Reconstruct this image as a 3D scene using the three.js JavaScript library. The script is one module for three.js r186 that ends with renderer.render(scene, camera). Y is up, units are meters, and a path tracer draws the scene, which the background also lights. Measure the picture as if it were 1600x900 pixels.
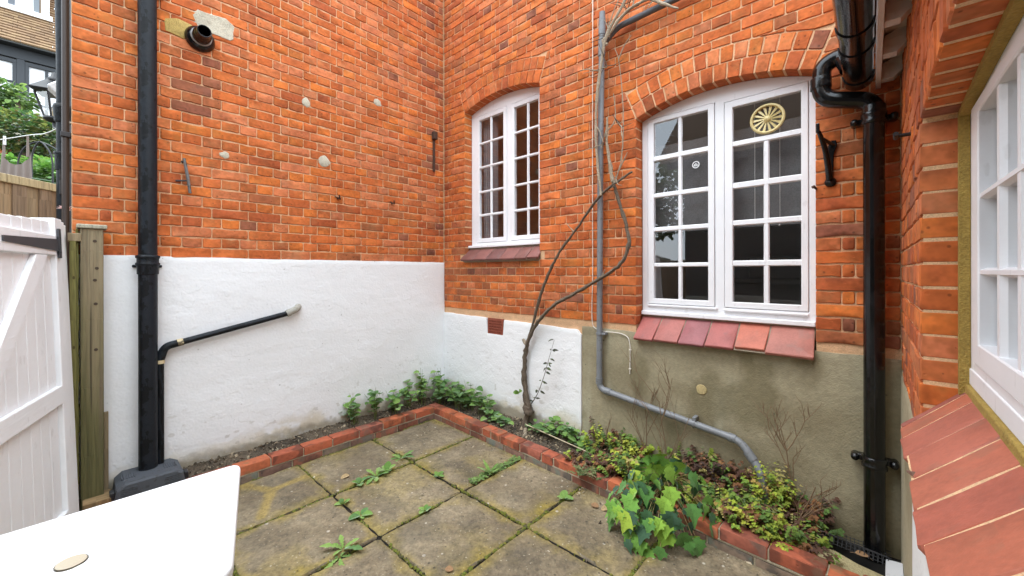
import * as THREE from 'three';
import { RoundedBoxGeometry } from 'three/addons/geometries/RoundedBoxGeometry.js';
import { mergeGeometries, mergeVertices, toCreasedNormals } from 'three/addons/utils/BufferGeometryUtils.js';

// ---------------------------------------------------------------- camera, sky, sun, exposure
const scene = new THREE.Scene();
const camera = new THREE.PerspectiveCamera(72.1, 16 / 9, 0.02, 120);
camera.position.set(3.509, 1.477, 2.743);
camera.lookAt(3.509 - 0.672, 1.477, 2.743 - 0.7406);
camera.rotateZ(-0.0018);
camera.setViewOffset(1600, 900, 0, 25.9, 1600, 900);
camera.updateMatrixWorld(true);

const renderer = new THREE.WebGLRenderer({ antialias: true });
renderer.toneMapping = THREE.LinearToneMapping;
renderer.toneMappingExposure = 2.05;
renderer.shadowMap.enabled = true;

// ---------------------------------------------------------------- random numbers and noise
function rng(seed) { let s = seed >>> 0; return () => { s = (s + 0x6d2b79f5) >>> 0; let t = s; t = Math.imul(t ^ (t >>> 15), t | 1); t ^= t + Math.imul(t ^ (t >>> 7), t | 61); return ((t ^ (t >>> 14)) >>> 0) / 4294967296; }; }
const NT = new Float32Array(65536); { const r = rng(11); for (let i = 0; i < 65536; i++) NT[i] = r(); }
const hash = (x, y, s) => NT[(Math.imul(x, 73856093) ^ Math.imul(y, 19349663) ^ Math.imul(s, 83492791)) >>> 3 & 65535];
function vn(x, y, s = 0, p = 0) {
  let x0 = Math.floor(x), y0 = Math.floor(y), fx = x - x0, fy = y - y0, x1 = x0 + 1, y1 = y0 + 1;
  if (p) { x0 = ((x0 % p) + p) % p; y0 = ((y0 % p) + p) % p; x1 = ((x1 % p) + p) % p; y1 = ((y1 % p) + p) % p; }
  fx = fx * fx * (3 - 2 * fx); fy = fy * fy * (3 - 2 * fy);
  const a = hash(x0, y0, s), b = hash(x1, y0, s), c = hash(x0, y1, s), d = hash(x1, y1, s);
  return a + (b - a) * fx + (c - a) * fy + (a - b - c + d) * fx * fy;
}
function fbm(x, y, o = 4, s = 0, p = 0) { let v = 0, a = 0.5, n = 0; for (let i = 0; i < o; i++) { v += a * vn(x, y, s + i * 7, p); n += a; x *= 2; y *= 2; p *= 2; a *= 0.5; } return v / n; }
const sm = (a, b, x) => { const t = Math.min(1, Math.max(0, (x - a) / (b - a))); return t * t * (3 - 2 * t); };
const mix = (a, b, t) => a + (b - a) * t;
const mix3 = (a, b, t) => [mix(a[0], b[0], t), mix(a[1], b[1], t), mix(a[2], b[2], t)];
// scattered round spots: 0 outside, up to 1 inside
function spots(x, y, s, dens, r0, r1) {
  const cx = Math.floor(x), cy = Math.floor(y); let v = 0;
  for (let i = -1; i <= 1; i++) for (let j = -1; j <= 1; j++) {
    const X = cx + i, Y = cy + j; if (hash(X, Y, s) > dens) continue;
    const dx = X + hash(X, Y, s + 1) - x, dy = Y + hash(X, Y, s + 2) - y, r = mix(r0, r1, hash(X, Y, s + 3));
    v = Math.max(v, 1 - sm(r * 0.6, r, Math.hypot(dx, dy)));
  }
  return v;
}
const clamp8 = (v) => Math.max(0, Math.min(255, Math.round(v)));
// a texture computed pixel by pixel; f(u, v) gives linear colour (srgb) or plain grey (data)
function tex(w, h, f, srgb = true) {
  const d = new Uint8Array(w * h * 4);
  for (let j = 0; j < h; j++) for (let i = 0; i < w; i++) {
    const c = f((i + 0.5) / w, (j + 0.5) / h), k = (j * w + i) * 4;
    if (srgb) for (let q = 0; q < 3; q++) d[k + q] = clamp8(255 * Math.pow(Math.max(0, c[q]), 1 / 2.2));
    else d[k] = d[k + 1] = d[k + 2] = clamp8(255 * c);
    d[k + 3] = 255;
  }
  const t = new THREE.DataTexture(d, w, h); t.wrapS = t.wrapT = THREE.RepeatWrapping; t.magFilter = THREE.LinearFilter; t.minFilter = THREE.LinearMipmapLinearFilter; t.generateMipmaps = true;
  if (srgb) t.colorSpace = THREE.SRGBColorSpace; t.needsUpdate = true; return t;
}
const rep = (t, sx, sy = sx) => { const c = t.clone(); c.repeat.set(sx, sy); c.needsUpdate = true; return c; };
const C = (r, g, b) => new THREE.Color().setRGB(r, g, b);
const std = (color, o = {}) => new THREE.MeshStandardMaterial({ color: Array.isArray(color) ? C(...color) : color, roughness: 0.85, metalness: 0, ...o });
const phy = (color, o = {}) => new THREE.MeshPhysicalMaterial({ color: Array.isArray(color) ? C(...color) : color, roughness: 0.85, metalness: 0, ...o });

// ---------------------------------------------------------------- sky: bright, even overcast with soft clouds
{
  const w = 256, h = 128, d = new Float32Array(w * h * 4);
  for (let j = 0; j < h; j++) for (let i = 0; i < w; i++) {
    const el = ((j + 0.5) / h - 0.5) * Math.PI, az = (i + 0.5) / w * Math.PI * 2, k = (j * w + i) * 4;
    const cx = Math.cos(az) * Math.cos(el), cz = Math.sin(az) * Math.cos(el), q = 1.6 / (Math.max(0.02, Math.sin(el)) + 0.45);
    const cl = fbm(cx * q * 1.7 + 9, cz * q * 1.7 + 5, 4, 3);
    let L = (0.62 + 0.38 * Math.max(0, Math.sin(el))) * 1.95 * mix(0.86, 1.14, cl) + 0.35;
    if (el < 0) L = 0.35;
    const b = sm(0.35, 0.62, cl);
    d[k] = L * mix(0.87, 0.93, b); d[k + 1] = L * mix(1.0, 1.015, b); d[k + 2] = L * mix(1.13, 1.07, b); d[k + 3] = 1;
  }
  const t = new THREE.DataTexture(d, w, h, THREE.RGBAFormat, THREE.FloatType);
  t.mapping = THREE.EquirectangularReflectionMapping; t.magFilter = THREE.LinearFilter; t.needsUpdate = true;
  scene.background = t; scene.environment = t; 
}
const sun = new THREE.DirectionalLight(C(1, 0.965, 0.91), 0.8);
sun.position.set(2.2 - 1.2, 9, 1.5 + 3.6); sun.target.position.set(2.2, 0.5, 1.5);
sun.castShadow = true; sun.shadow.radius = 45; sun.shadow.mapSize.set(2048, 2048);
Object.assign(sun.shadow.camera, { left: -8, right: 8, top: 8, bottom: -8, near: 0.5, far: 30 });
scene.add(sun, sun.target);

// ---------------------------------------------------------------- naming helpers
const used = new Map();
function numbered(n) { const k = used.get(n) || 0; used.set(n, k + 1); return k ? n + '_' + String(k).padStart(3, '0') : n; }
function tag(o, label, category, group, kind) { if (label) o.userData.label = label; if (category) o.userData.category = category; if (group) o.userData.group = group; if (kind) o.userData.kind = kind; return o; }
function thing(name, label, category, group, pos = [0, 0, 0], ry = 0) { const o = new THREE.Group(); o.name = numbered(name); o.position.set(...pos); o.rotation.y = ry; scene.add(o); return tag(o, label, category, group); }
function part(name, geo, mat, parent, kind) { const m = new THREE.Mesh(Array.isArray(geo) ? merge(geo) : geo, mat); m.name = name; if (kind) m.userData.kind = kind; parent.add(m); return m; }
function solo(name, geo, mat, label, category, group, kind) { const m = new THREE.Mesh(Array.isArray(geo) ? merge(geo) : geo, mat); m.name = numbered(name); scene.add(m); return tag(m, label, category, group, kind); }
function structure(name, geo, mat) { const m = new THREE.Mesh(Array.isArray(geo) ? merge(geo) : geo, mat); m.name = numbered(name); m.userData.kind = 'structure'; scene.add(m); return m; }

// ---------------------------------------------------------------- geometry helpers
const V = (x, y, z) => new THREE.Vector3(x, y, z);
function clean(g) { for (const k of Object.keys(g.attributes)) if (!['position', 'normal', 'uv', 'color'].includes(k)) g.deleteAttribute(k); return g; }
function merge(list) {
  const anyC = list.some((g) => g.attributes.color);
  return mergeGeometries(list.map((g) => { g = clean(g.index ? g.toNonIndexed() : g); if (anyC && !g.attributes.color) paint(g, [1, 1, 1]); return g; }));
}
function paint(g, c) { const n = g.attributes.position.count, a = new Float32Array(n * 3); for (let i = 0; i < n; i++) a.set(c, i * 3); g.setAttribute('color', new THREE.BufferAttribute(a, 3)); return g; }
// uv in metres from the dominant direction of each face
function uvm(g, ox = 0, oy = 0, s = 1) {
  g = g.index ? g.toNonIndexed() : g; if (!g.attributes.normal) g.computeVertexNormals();
  const p = g.attributes.position, uv = new Float32Array(p.count * 2), a = V(), b = V(), c = V();
  for (let i = 0; i < p.count; i += 3) {
    a.fromBufferAttribute(p, i); b.fromBufferAttribute(p, i + 1).sub(a); c.fromBufferAttribute(p, i + 2).sub(a); b.cross(c);
    const ax = Math.abs(b.x), ay = Math.abs(b.y), az = Math.abs(b.z);
    for (let k = 0; k < 3; k++) {
      a.fromBufferAttribute(p, i + k); let u, v;
      if (az >= ax && az >= ay) { u = a.x; v = a.y; } else if (ax >= ay) { u = a.z; v = a.y; } else { u = a.x; v = a.z; }
      uv[(i + k) * 2] = (u + ox) * s; uv[(i + k) * 2 + 1] = (v + oy) * s;
    }
  }
  g.setAttribute('uv', new THREE.BufferAttribute(uv, 2)); return g;
}
function bx(x0, x1, y0, y1, z0, z1, r = 0.003, seg = 1) {
  const w = x1 - x0, h = y1 - y0, d = z1 - z0; r = Math.min(r, w / 2.01, h / 2.01, d / 2.01);
  const g = r > 0 ? new RoundedBoxGeometry(w, h, d, seg, r) : new THREE.BoxGeometry(w, h, d);
  g.translate((x0 + x1) / 2, (y0 + y1) / 2, (z0 + z1) / 2); return uvm(g);
}
// a pipe through points, with rounded corners of radius b
function pipe(pts, r, b = 0.05, radial = 16, caps = true, uvs = 1) {
  pts = pts.map((p) => (p.isVector3 ? p : V(...p)));
  const path = new THREE.CurvePath(); let prev = pts[0].clone(), len = 0;
  for (let i = 1; i < pts.length; i++) {
    if (i < pts.length - 1 && b > 0) {
      const d0 = pts[i - 1].clone().sub(pts[i]), d1 = pts[i + 1].clone().sub(pts[i]), k = Math.min(b, d0.length() * 0.48, d1.length() * 0.48);
      const s = pts[i].clone().addScaledVector(d0.normalize(), k), e = pts[i].clone().addScaledVector(d1.normalize(), k);
      if (prev.distanceTo(s) > 1e-5) path.add(new THREE.LineCurve3(prev, s)); path.add(new THREE.QuadraticBezierCurve3(s, pts[i].clone(), e)); prev = e;
    } else { path.add(new THREE.LineCurve3(prev, pts[i].clone())); prev = pts[i].clone(); }
  }
  // sample by hand so straight runs stay cheap
  const P = []; for (const c of path.curves) { const n = c.isLineCurve3 ? 1 : 7; for (let k = 0; k < n; k++) P.push(c.getPoint(k / n)); } P.push(prev);
  return strand(P, P.map(() => r), radial, caps);
}
// tube of varying radius along points (parallel transport)
function strand(P, R, radial = 8, caps = true, wob = 0, seed = 1) {
  P = P.map((p) => (p.isVector3 ? p : V(...p))); const rr = rng(seed), n = P.length, pos = [], uv = [], idx = [];
  let T = P[1].clone().sub(P[0]).normalize(), N = Math.abs(T.y) < 0.9 ? V(0, 1, 0).cross(T).normalize() : V(1, 0, 0).cross(T).normalize(), L = 0;
  for (let i = 0; i < n; i++) {
    const t = (i === 0 ? P[1].clone().sub(P[0]) : i === n - 1 ? P[i].clone().sub(P[i - 1]) : P[i + 1].clone().sub(P[i]).normalize().add(P[i].clone().sub(P[i - 1]).normalize())).normalize();
    N.addScaledVector(t, -N.dot(t)).normalize(); const B = t.clone().cross(N); if (i) L += P[i].distanceTo(P[i - 1]);
    let sc = 1; if (i > 0 && i < n - 1) { const cs = t.dot(P[i].clone().sub(P[i - 1]).normalize()); sc = 1 / Math.max(0.7, cs); }
    for (let k = 0; k <= radial; k++) {
      const a = (k % radial) / radial * Math.PI * 2, r = R[i] * sc * (wob ? 1 + wob * (hash(i, k % radial, seed) - 0.5) : 1), d = N.clone().multiplyScalar(Math.cos(a) * r).addScaledVector(B, Math.sin(a) * r);
      pos.push(P[i].x + d.x, P[i].y + d.y, P[i].z + d.z); uv.push(k / radial * Math.PI * 2 * Math.max(R[i], 0.01), L);
    }
  }
  const w = radial + 1;
  for (let i = 0; i < n - 1; i++) for (let k = 0; k < radial; k++) { const a = i * w + k, b = a + w; idx.push(a, a + 1, b, b, a + 1, b + 1); }
  if (caps) for (const [i, f] of [[0, 1], [n - 1, -1]]) {
    const c = pos.length / 3, q = P[i]; pos.push(q.x, q.y, q.z); uv.push(0, 0);
    const st = pos.length / 3; for (let k = 0; k < radial; k++) { const s = (i * w + k) * 3; pos.push(pos[s], pos[s + 1], pos[s + 2]); uv.push(0, 0); }
    for (let k = 0; k < radial; k++) { const a = st + k, b = st + (k + 1) % radial; f > 0 ? idx.push(c, b, a) : idx.push(c, a, b); }
  }
  const g = new THREE.BufferGeometry(); g.setAttribute('position', new THREE.Float32BufferAttribute(pos, 3)); g.setAttribute('uv', new THREE.Float32BufferAttribute(uv, 2)); g.setIndex(idx); g.computeVertexNormals(); return g;
}
const curve = (pts, n) => new THREE.CatmullRomCurve3(pts.map((p) => (p.isVector3 ? p : V(...p))), false, 'centripetal').getPoints(n);
function lathe(prof, seg = 24) { return new THREE.LatheGeometry(prof.map((p) => new THREE.Vector2(p[0], p[1])), seg); }
// a disc / ring profile turned to point along +z
function lz(prof, x, y, z, seg = 24) { const g = lathe(prof, seg); g.rotateX(Math.PI / 2); g.translate(x, y, z); return g; }
function ext(shape, depth, z0, bev = 0) {
  const g = new THREE.ExtrudeGeometry(shape, { depth: depth - 2 * bev, bevelEnabled: bev > 0, bevelThickness: bev, bevelSize: bev, bevelOffset: -bev, bevelSegments: 1, curveSegments: 16 });
  g.translate(0, 0, z0 + bev); return uvm(g);
}
function poly(pts) { const s = new THREE.Shape(); pts.forEach((p, i) => (i ? s.lineTo(p[0], p[1]) : s.moveTo(p[0], p[1]))); s.closePath(); return s; }
// uneven sheet in the local xy plane (z outwards), with returned edges
function sheet(x0, x1, yb, yt, z, nx, ny, bump, thick = 0.02) {
  const pos = [], uv = [], idx = [], fy = typeof yt === 'function' ? yt : () => yt, fb = typeof yb === 'function' ? yb : () => yb;
  for (let j = 0; j <= ny; j++) for (let i = 0; i <= nx; i++) {
    const x = mix(x0, x1, i / nx), y = mix(fb(x), fy(x), j / ny), e = Math.min(1, Math.min(i, nx - i, (ny - j)) / 1.01);
    pos.push(x, y, z - 0.004 * (1 - e) + bump(x, y)); uv.push(x, y);
  }
  const w = nx + 1; for (let j = 0; j < ny; j++) for (let i = 0; i < nx; i++) { const a = j * w + i, b = a + w; idx.push(a, a + 1, b, b, a + 1, b + 1); }
  const rim = []; for (let i = 0; i <= nx; i++) rim.push(i); for (let j = 1; j <= ny; j++) rim.push(j * w + nx); for (let i = nx - 1; i >= 0; i--) rim.push(ny * w + i); for (let j = ny - 1; j >= 0; j--) rim.push(j * w);
  const st = pos.length / 3; for (const a of rim) for (const q of [0, 1]) { pos.push(pos[a * 3], pos[a * 3 + 1], q ? z - thick : pos[a * 3 + 2]); uv.push(uv[a * 2], uv[a * 2 + 1]); }
  for (let i = 0; i < rim.length - 1; i++) { const a = st + i * 2; idx.push(a, a + 1, a + 2, a + 2, a + 1, a + 3); }
  const g = new THREE.BufferGeometry(); g.setAttribute('position', new THREE.Float32BufferAttribute(pos, 3)); g.setAttribute('uv', new THREE.Float32BufferAttribute(uv, 2)); g.setIndex(idx); g.computeVertexNormals(); return g;
}
// one brick, stone or tile: convex outline in xy, face at z = 0, body going back to -d, worn edges
function block(pts, d, bev, seed, jit = 0.0015, wear = 0) {
  const r = rng(seed), out = [], n0 = pts.length; let cx = 0, cy = 0; for (const p of pts) { cx += p[0] / n0; cy += p[1] / n0; }
  for (let i = 0; i < n0; i++) {
    const p = pts[(i + n0 - 1) % n0], q = pts[i], s = pts[(i + 1) % n0], l0 = Math.hypot(p[0] - q[0], p[1] - q[1]), l1 = Math.hypot(s[0] - q[0], s[1] - q[1]);
    const c = Math.min(bev * (0.5 + r() * (0.8 + wear)), l0 * 0.3, l1 * 0.3);
    out.push([q[0] + (p[0] - q[0]) / l0 * c, q[1] + (p[1] - q[1]) / l0 * c], [q[0] + (s[0] - q[0]) / l1 * c, q[1] + (s[1] - q[1]) / l1 * c]);
    if (l1 > 0.09) { const t = 0.35 + 0.3 * r(), k = jit * (r() * 2 - 1.4), nx = (s[1] - q[1]) / l1, ny = -(s[0] - q[0]) / l1; out.push([mix(q[0], s[0], t) + nx * k, mix(q[1], s[1], t) + ny * k]); }
  }
  const n = out.length, pos = [], idx = [];
  for (const [ins, z] of [[0, -d], [0, -bev], [1, 0]]) for (const p of out) {
    const l = Math.hypot(cx - p[0], cy - p[1]), k = ins ? Math.min(bev * (0.55 + r() * (0.7 + wear)), l * 0.35) : 0;
    pos.push(p[0] + (cx - p[0]) / l * k, p[1] + (cy - p[1]) / l * k, ins ? (r() - 0.5) * jit * 0.6 : z);
  }
  pos.push(cx, cy, (r() - 0.5) * jit * 0.5);
  for (let L = 0; L < 2; L++) for (let i = 0; i < n; i++) { const a = L * n + i, b = L * n + (i + 1) % n; idx.push(a, b, a + n, a + n, b, b + n); }
  for (let i = 0; i < n; i++) idx.push(2 * n + i, 2 * n + (i + 1) % n, 3 * n);
  let g = new THREE.BufferGeometry(); g.setAttribute('position', new THREE.Float32BufferAttribute(pos, 3)); g.setIndex(idx);
  g = toCreasedNormals(g, 0.7); return uvm(g, r() * 7, r() * 7);
}
// keep the part of a convex outline where a*x + b*y <= c
function clip(pts, a, b, c) {
  const out = []; for (let i = 0; i < pts.length; i++) { const p = pts[i], q = pts[(i + 1) % pts.length], fp = a * p[0] + b * p[1] - c, fq = a * q[0] + b * q[1] - c; if (fp <= 0) out.push(p); if ((fp < 0 && fq > 0) || (fp > 0 && fq < 0)) { const t = fp / (fp - fq); out.push([mix(p[0], q[0], t), mix(p[1], q[1], t)]); } } return out;
}
const area = (pts) => { let s = 0; for (let i = 0; i < pts.length; i++) { const p = pts[i], q = pts[(i + 1) % pts.length]; s += p[0] * q[1] - q[0] * p[1]; } return s / 2; };
// share of the picture a small piece takes (0 when out of the frame)
const camN = V(); function seenSize(p, w, h) { camN.copy(p).project(camera); if (Math.abs(camN.x) > 1.03 || Math.abs(camN.y) > 1.03 || camN.z > 1) return 0; const d = p.distanceTo(camera.position); return w * h / (d * d); }

// ---------------------------------------------------------------- surfaces
const brickMaps = [1, 2, 3].map((s) => tex(512, 512, (u, v) => {
  const n = fbm(u * 8, v * 8, 5, s * 31, 8), g = fbm(u * 64, v * 64, 2, s * 17, 64), st = fbm(u * 6, v * 24, 3, s * 5, 6), pit = spots(u * 46, v * 46, s * 3, 0.07, 0.1, 0.32), lime = sm(0.61, 0.74, fbm(u * 12 + 3, v * 12, 4, s * 77, 12));
  let k = 0.5 + 0.58 * n + 0.38 * (g - 0.5) + 0.32 * (st - 0.5); k -= 0.14 * sm(0.58, 0.72, fbm(u * 5 + 9, v * 5, 4, s * 91, 5)); k *= 1 - 0.5 * pit;
  let c = [k, k * mix(0.9, 1.06, n), k * mix(0.85, 1.1, g)];
  return mix3(c, [1.0, 1.9, 2.8].map((q) => q * 0.55), lime * 0.2);
}));
const brickBump = tex(512, 512, (u, v) => { const n = fbm(u * 16, v * 16, 5, 41, 16), pit = spots(u * 46, v * 46, 3, 0.07, 0.1, 0.32); return 0.75 * n + 0.25 - 0.4 * pit; }, false);
// tones: worn orange, salmon, deep red, burnt purple, bright orange, dull brown
const TONES = [[0.661, 0.169, 0.04], [0.684, 0.208, 0.076], [0.524, 0.119, 0.031], [0.353, 0.115, 0.056], [0.718, 0.188, 0.034], [0.456, 0.137, 0.045], [0.627, 0.148, 0.032], [0.661, 0.188, 0.056]];
const brickMat = []; for (const t of TONES) for (const m of brickMaps) brickMat.push(std(t, { map: m, bumpMap: brickBump, bumpScale: 0.0035, roughness: 0.93 }));
const brickVC = std([1, 1, 1], { map: brickMaps[0], vertexColors: true, bumpMap: brickBump, bumpScale: 0.0035, roughness: 0.93 });
const grimeMap = tex(512, 512, (u, v) => { const n = fbm(u * 8, v * 8, 5, 1301, 8), g = fbm(u * 60, v * 60, 2, 1307, 60), k = 0.6 + 0.5 * n + 0.35 * (g - 0.5); let c = [k, k, k]; c = mix3(c, [0.28, 0.34, 0.4], 0.75 * sm(0.5, 0.66, fbm(u * 10, v * 10, 5, 1311, 10))); c = mix3(c, [1.0, 2.4, 3.0].map((q) => q * 0.4), 0.5 * sm(0.6, 0.7, fbm(u * 14, v * 14, 4, 1317, 14))); return c; });
const grit = tex(512, 512, (u, v) => { const n = fbm(u * 10, v * 10, 4, 201, 10), g = fbm(u * 128, v * 128, 2, 211, 128), k = 0.72 + 0.3 * n + 0.42 * (g - 0.5); return [k, k * 0.985, k * 0.95]; });
const gritBump = tex(512, 512, (u, v) => 0.5 * fbm(u * 100, v * 100, 3, 221, 100) + 0.5 * fbm(u * 12, v * 12, 3, 227, 12), false);
const M = {};
M.mortar = std([0.74, 0.46, 0.27], { map: rep(grit, 3), bumpMap: rep(gritBump, 3), bumpScale: 0.004, roughness: 0.97 });
M.mortarGrey = std([0.3, 0.25, 0.19], { map: rep(grit, 3), bumpMap: rep(gritBump, 3), bumpScale: 0.005, roughness: 0.97 });
M.mortarPale = std([0.8, 0.53, 0.31], { map: rep(grit, 3), bumpMap: rep(gritBump, 3), bumpScale: 0.003, roughness: 0.95 });
M.ochre = std([0.4, 0.275, 0.065], { map: rep(grit, 2), bumpMap: rep(gritBump, 3), bumpScale: 0.006, roughness: 0.95 });
M.patch = std([0.62, 0.57, 0.46], { map: rep(grit, 3), bumpMap: rep(gritBump, 3), bumpScale: 0.006, roughness: 0.97 });
// white limewash: brush ridges, flaking and earth-splash stains that creep up from the soil
const washBump = tex(1024, 512, (u, v) => { const x = u * 3, y = v * 1.5; return 0.55 * fbm(x * 5 + 2 * fbm(x * 2, y * 2, 2, 5), y * 16, 4, 301) + 0.25 * fbm(x * 90, y * 90, 2, 311) + 0.2 * sm(0.6, 0.66, fbm(x * 9, y * 9, 4, 321)); }, false);
function washTex(seed, soil) {
  return tex(1024, 512, (u, v) => {
    const x = u * 3, y = v * 1.5 + 0.1, n = fbm(x * 3, y * 3, 4, seed), g = fbm(x * 60, y * 60, 2, seed + 9), k = 0.84 + 0.04 * (n - 0.5) + 0.03 * (g - 0.5);
    let c = [k, k, k * 1.005];
    const h = y - soil(x), st = sm(0.2, 0.0, h + 0.2 * (fbm(x * 5, y * 4, 5, seed + 3) - 0.5)) * sm(0.3, 0.62, fbm(x * 11, y * 14, 4, seed + 5) + 0.18 * sm(0.12, 0, h));
    c = mix3(c, [0.56, 0.47, 0.28], st * 0.65);
    const dirt = sm(0.075, 0.01, h + 0.09 * (fbm(x * 14, y * 14, 4, seed + 11) - 0.5)); c = mix3(c, [0.14, 0.11, 0.06], dirt * 0.6);
    c = mix3(c, [0.3, 0.28, 0.25], 0.55 * spots(x * 9, y * 9, seed + 21, 0.08, 0.02, 0.07));
    c = mix3(c, [0.5, 0.47, 0.42], 0.5 * sm(0.71, 0.78, fbm(x * 16, y * 24, 4, seed + 31)) * sm(0.7, 0.1, h));
    return c;
  });
}
const sheetMap = (t) => { t.repeat.set(1 / 3, 1 / 1.5); t.offset.set(0, -0.1 / 1.5); return t; };
M.washLeft = std([1, 1, 1], { map: sheetMap(washTex(400, (x) => 0.14)), bumpMap: sheetMap(rep(washBump, 1)), bumpScale: 0.005, roughness: 0.9 });
M.washBack = std([1, 1, 1], { map: sheetMap(washTex(450, (x) => 0.16)), bumpMap: sheetMap(rep(washBump, 1)), bumpScale: 0.005, roughness: 0.9 });
// bare cement render, blotched green and brown
const cementTex = tex(1024, 512, (u, v) => {
  const x = u * 4, y = v * 1.5, n = fbm(x * 2.2 + fbm(x, y, 3, 9), y * 3, 5, 501), g = fbm(x * 70, y * 70, 2, 507), w = fbm(x * 5, y * 1.6, 4, 511);
  let c = mix3([0.235, 0.195, 0.11], [0.33, 0.285, 0.175], sm(0.3, 0.7, n)); c = mix3(c, [0.36, 0.33, 0.22], 0.6 * sm(0.58, 0.75, w)); c = mix3(c, [0.13, 0.105, 0.045], 0.6 * sm(0.55, 0.75, fbm(x * 4 + 7, y * 3, 4, 517)));
  c = mix3(c, [0.06, 0.055, 0.035], 0.7 * spots(x * 10, y * 10, 521, 0.1, 0.03, 0.1)); const k = 0.86 + 0.28 * g; return c.map((q) => q * k);
});
const planMap = (t) => { t.repeat.set(1 / 4, 1 / 1.5); return t; };
M.cement = std([1.07, 1.08, 1.14], { map: planMap(cementTex), bumpMap: rep(gritBump, 2), bumpScale: 0.004, roughness: 0.95 });
M.creamWall = std([1.35, 1.35, 1.45], { map: planMap(rep(cementTex, 1)), bumpMap: rep(gritBump, 2), bumpScale: 0.003, roughness: 0.93 });
// paving: grey-brown flags with algae along the joints, lichen dots and dark damp patches
const GX = [0.26, 0.865, 1.47, 2.03, 2.64, 3.25], GZ = [0.36, 0.99, 1.605, 2.215, 2.82, 3.43];
const near = (a, x) => { let m = 9; for (const q of a) m = Math.min(m, Math.abs(q - x)); return m; };
const slabTex = tex(2048, 2048, (u, v) => {
  const x = u * 3.6, z = v * 3.6, e = Math.min(near(GX, x), near(GZ, z)), n = fbm(x * 4, z * 4, 5, 601), m = fbm(x * 9 + 3, z * 9, 5, 611), g = fbm(x * 120, z * 120, 2, 621), h = fbm(x * 38, z * 38, 3, 627);
  let c = mix3([0.19, 0.145, 0.085], [0.3, 0.24, 0.15], sm(0.25, 0.75, n)); c = mix3(c, [0.3, 0.225, 0.045], 0.7 * sm(0.1, 0.0, e + 0.16 * (m - 0.42)) + 0.34 * sm(0.5, 0.7, fbm(x * 3 + 5, z * 3, 4, 631)));
  c = mix3(c, [0.1, 0.083, 0.055], 0.5 * sm(0.54, 0.78, fbm(x * 5, z * 5 + 4, 5, 641)));
  c = mix3(c, [0.55, 0.5, 0.4], 0.8 * spots(x * 14, z * 14, 651, 0.17, 0.03, 0.16)); c = mix3(c, [0.5, 0.45, 0.33], 0.7 * spots(x * 45, z * 45, 661, 0.16, 0.05, 0.22));
  c = mix3(c, [0.05, 0.042, 0.028], 0.8 * spots(x * 21, z * 21, 671, 0.12, 0.03, 0.17));
  // the ochre Y-shaped stain on the flag by the kerb
  const seg = (ax, az, bx2, bz) => { const t = Math.max(0, Math.min(1, ((x - ax) * (bx2 - ax) + (z - az) * (bz - az)) / ((bx2 - ax) ** 2 + (bz - az) ** 2))); return Math.hypot(x - ax - t * (bx2 - ax), z - az - t * (bz - az)); };
  const y = Math.min(seg(0.3, 1.98, 0.52, 1.86), seg(0.52, 1.86, 0.5, 1.63), seg(0.52, 1.86, 0.8, 2.0)); c = mix3(c, [0.36, 0.26, 0.07], 0.8 * sm(0.05, 0.012, y + 0.03 * (m - 0.5)));
  const k = 0.5 + 0.5 * g + 0.62 * (h - 0.14) + 0.3 * (fbm(x * 75, z * 75, 2, 629) - 0.5); return c.map((q) => q * k);
});
slabTex.repeat.set(1 / 3.6, 1 / 3.6);
const slabBump = tex(1024, 1024, (u, v) => 0.4 * fbm(u * 12, v * 12, 4, 701, 12) + 0.35 * fbm(u * 90, v * 90, 3, 707, 90) + 0.25 * (1 - spots(u * 40, v * 40, 711, 0.3, 0.1, 0.35)), false);
M.slab = std([0.83, 0.83, 0.84], { map: slabTex, bumpMap: rep(slabBump, 1), bumpScale: 0.012, roughness: 0.92 });
const soilTex = tex(1024, 1024, (u, v) => { const n = fbm(u * 12, v * 12, 5, 801, 12), g = fbm(u * 90, v * 90, 3, 807, 90), s = spots(u * 70, v * 70, 811, 0.3, 0.1, 0.4); let c = mix3([0.03, 0.022, 0.014], [0.12, 0.088, 0.056], sm(0.25, 0.75, 0.6 * n + 0.4 * g)); return mix3(c, [0.34, 0.28, 0.2], 0.65 * s * g); });
M.soil = std([1, 1, 1], { map: soilTex, bumpMap: rep(gritBump, 1), bumpScale: 0.012, roughness: 1 });
M.ground = std([0.55, 0.6, 0.4], { map: rep(soilTex, 0.5), roughness: 1 });
// sill tiles, terracotta
const tileTex = tex(512, 512, (u, v) => { const n = fbm(u * 7, v * 7, 5, 901, 7), g = fbm(u * 70, v * 70, 3, 907, 70), s = spots(u * 9, v * 9, 911, 0.08, 0.02, 0.06), w = sm(0.6, 0.78, fbm(u * 9 + 4, v * 5, 4, 917, 9)); const k = 0.68 + 0.42 * n + 0.24 * (g - 0.5); return mix3(mix3([k, k, k], [1.1, 1.6, 1.7].map((q) => q * 0.6), w * 0.45), [1.5, 3.2, 4], s * 0.6); });
const tileTones = [[0.38, 0.11, 0.095], [0.39, 0.13, 0.11], [0.31, 0.105, 0.11], [0.37, 0.108, 0.095], [0.5, 0.148, 0.095], [0.41, 0.15, 0.115]];
M.tiles = tileTones.map((c) => phy(c, { map: rep(tileTex, 2.2), bumpMap: rep(gritBump, 3), bumpScale: 0.0012, roughness: 0.62 }));
M.tilesRight = [[0.46, 0.135, 0.075], [0.42, 0.125, 0.08], [0.35, 0.11, 0.08], [0.45, 0.135, 0.085], [0.48, 0.145, 0.085], [0.43, 0.12, 0.075]].map((c) => phy(c, { map: rep(tileTex, 1.6), bumpMap: rep(gritBump, 3), bumpScale: 0.001, roughness: 0.6 }));
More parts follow.
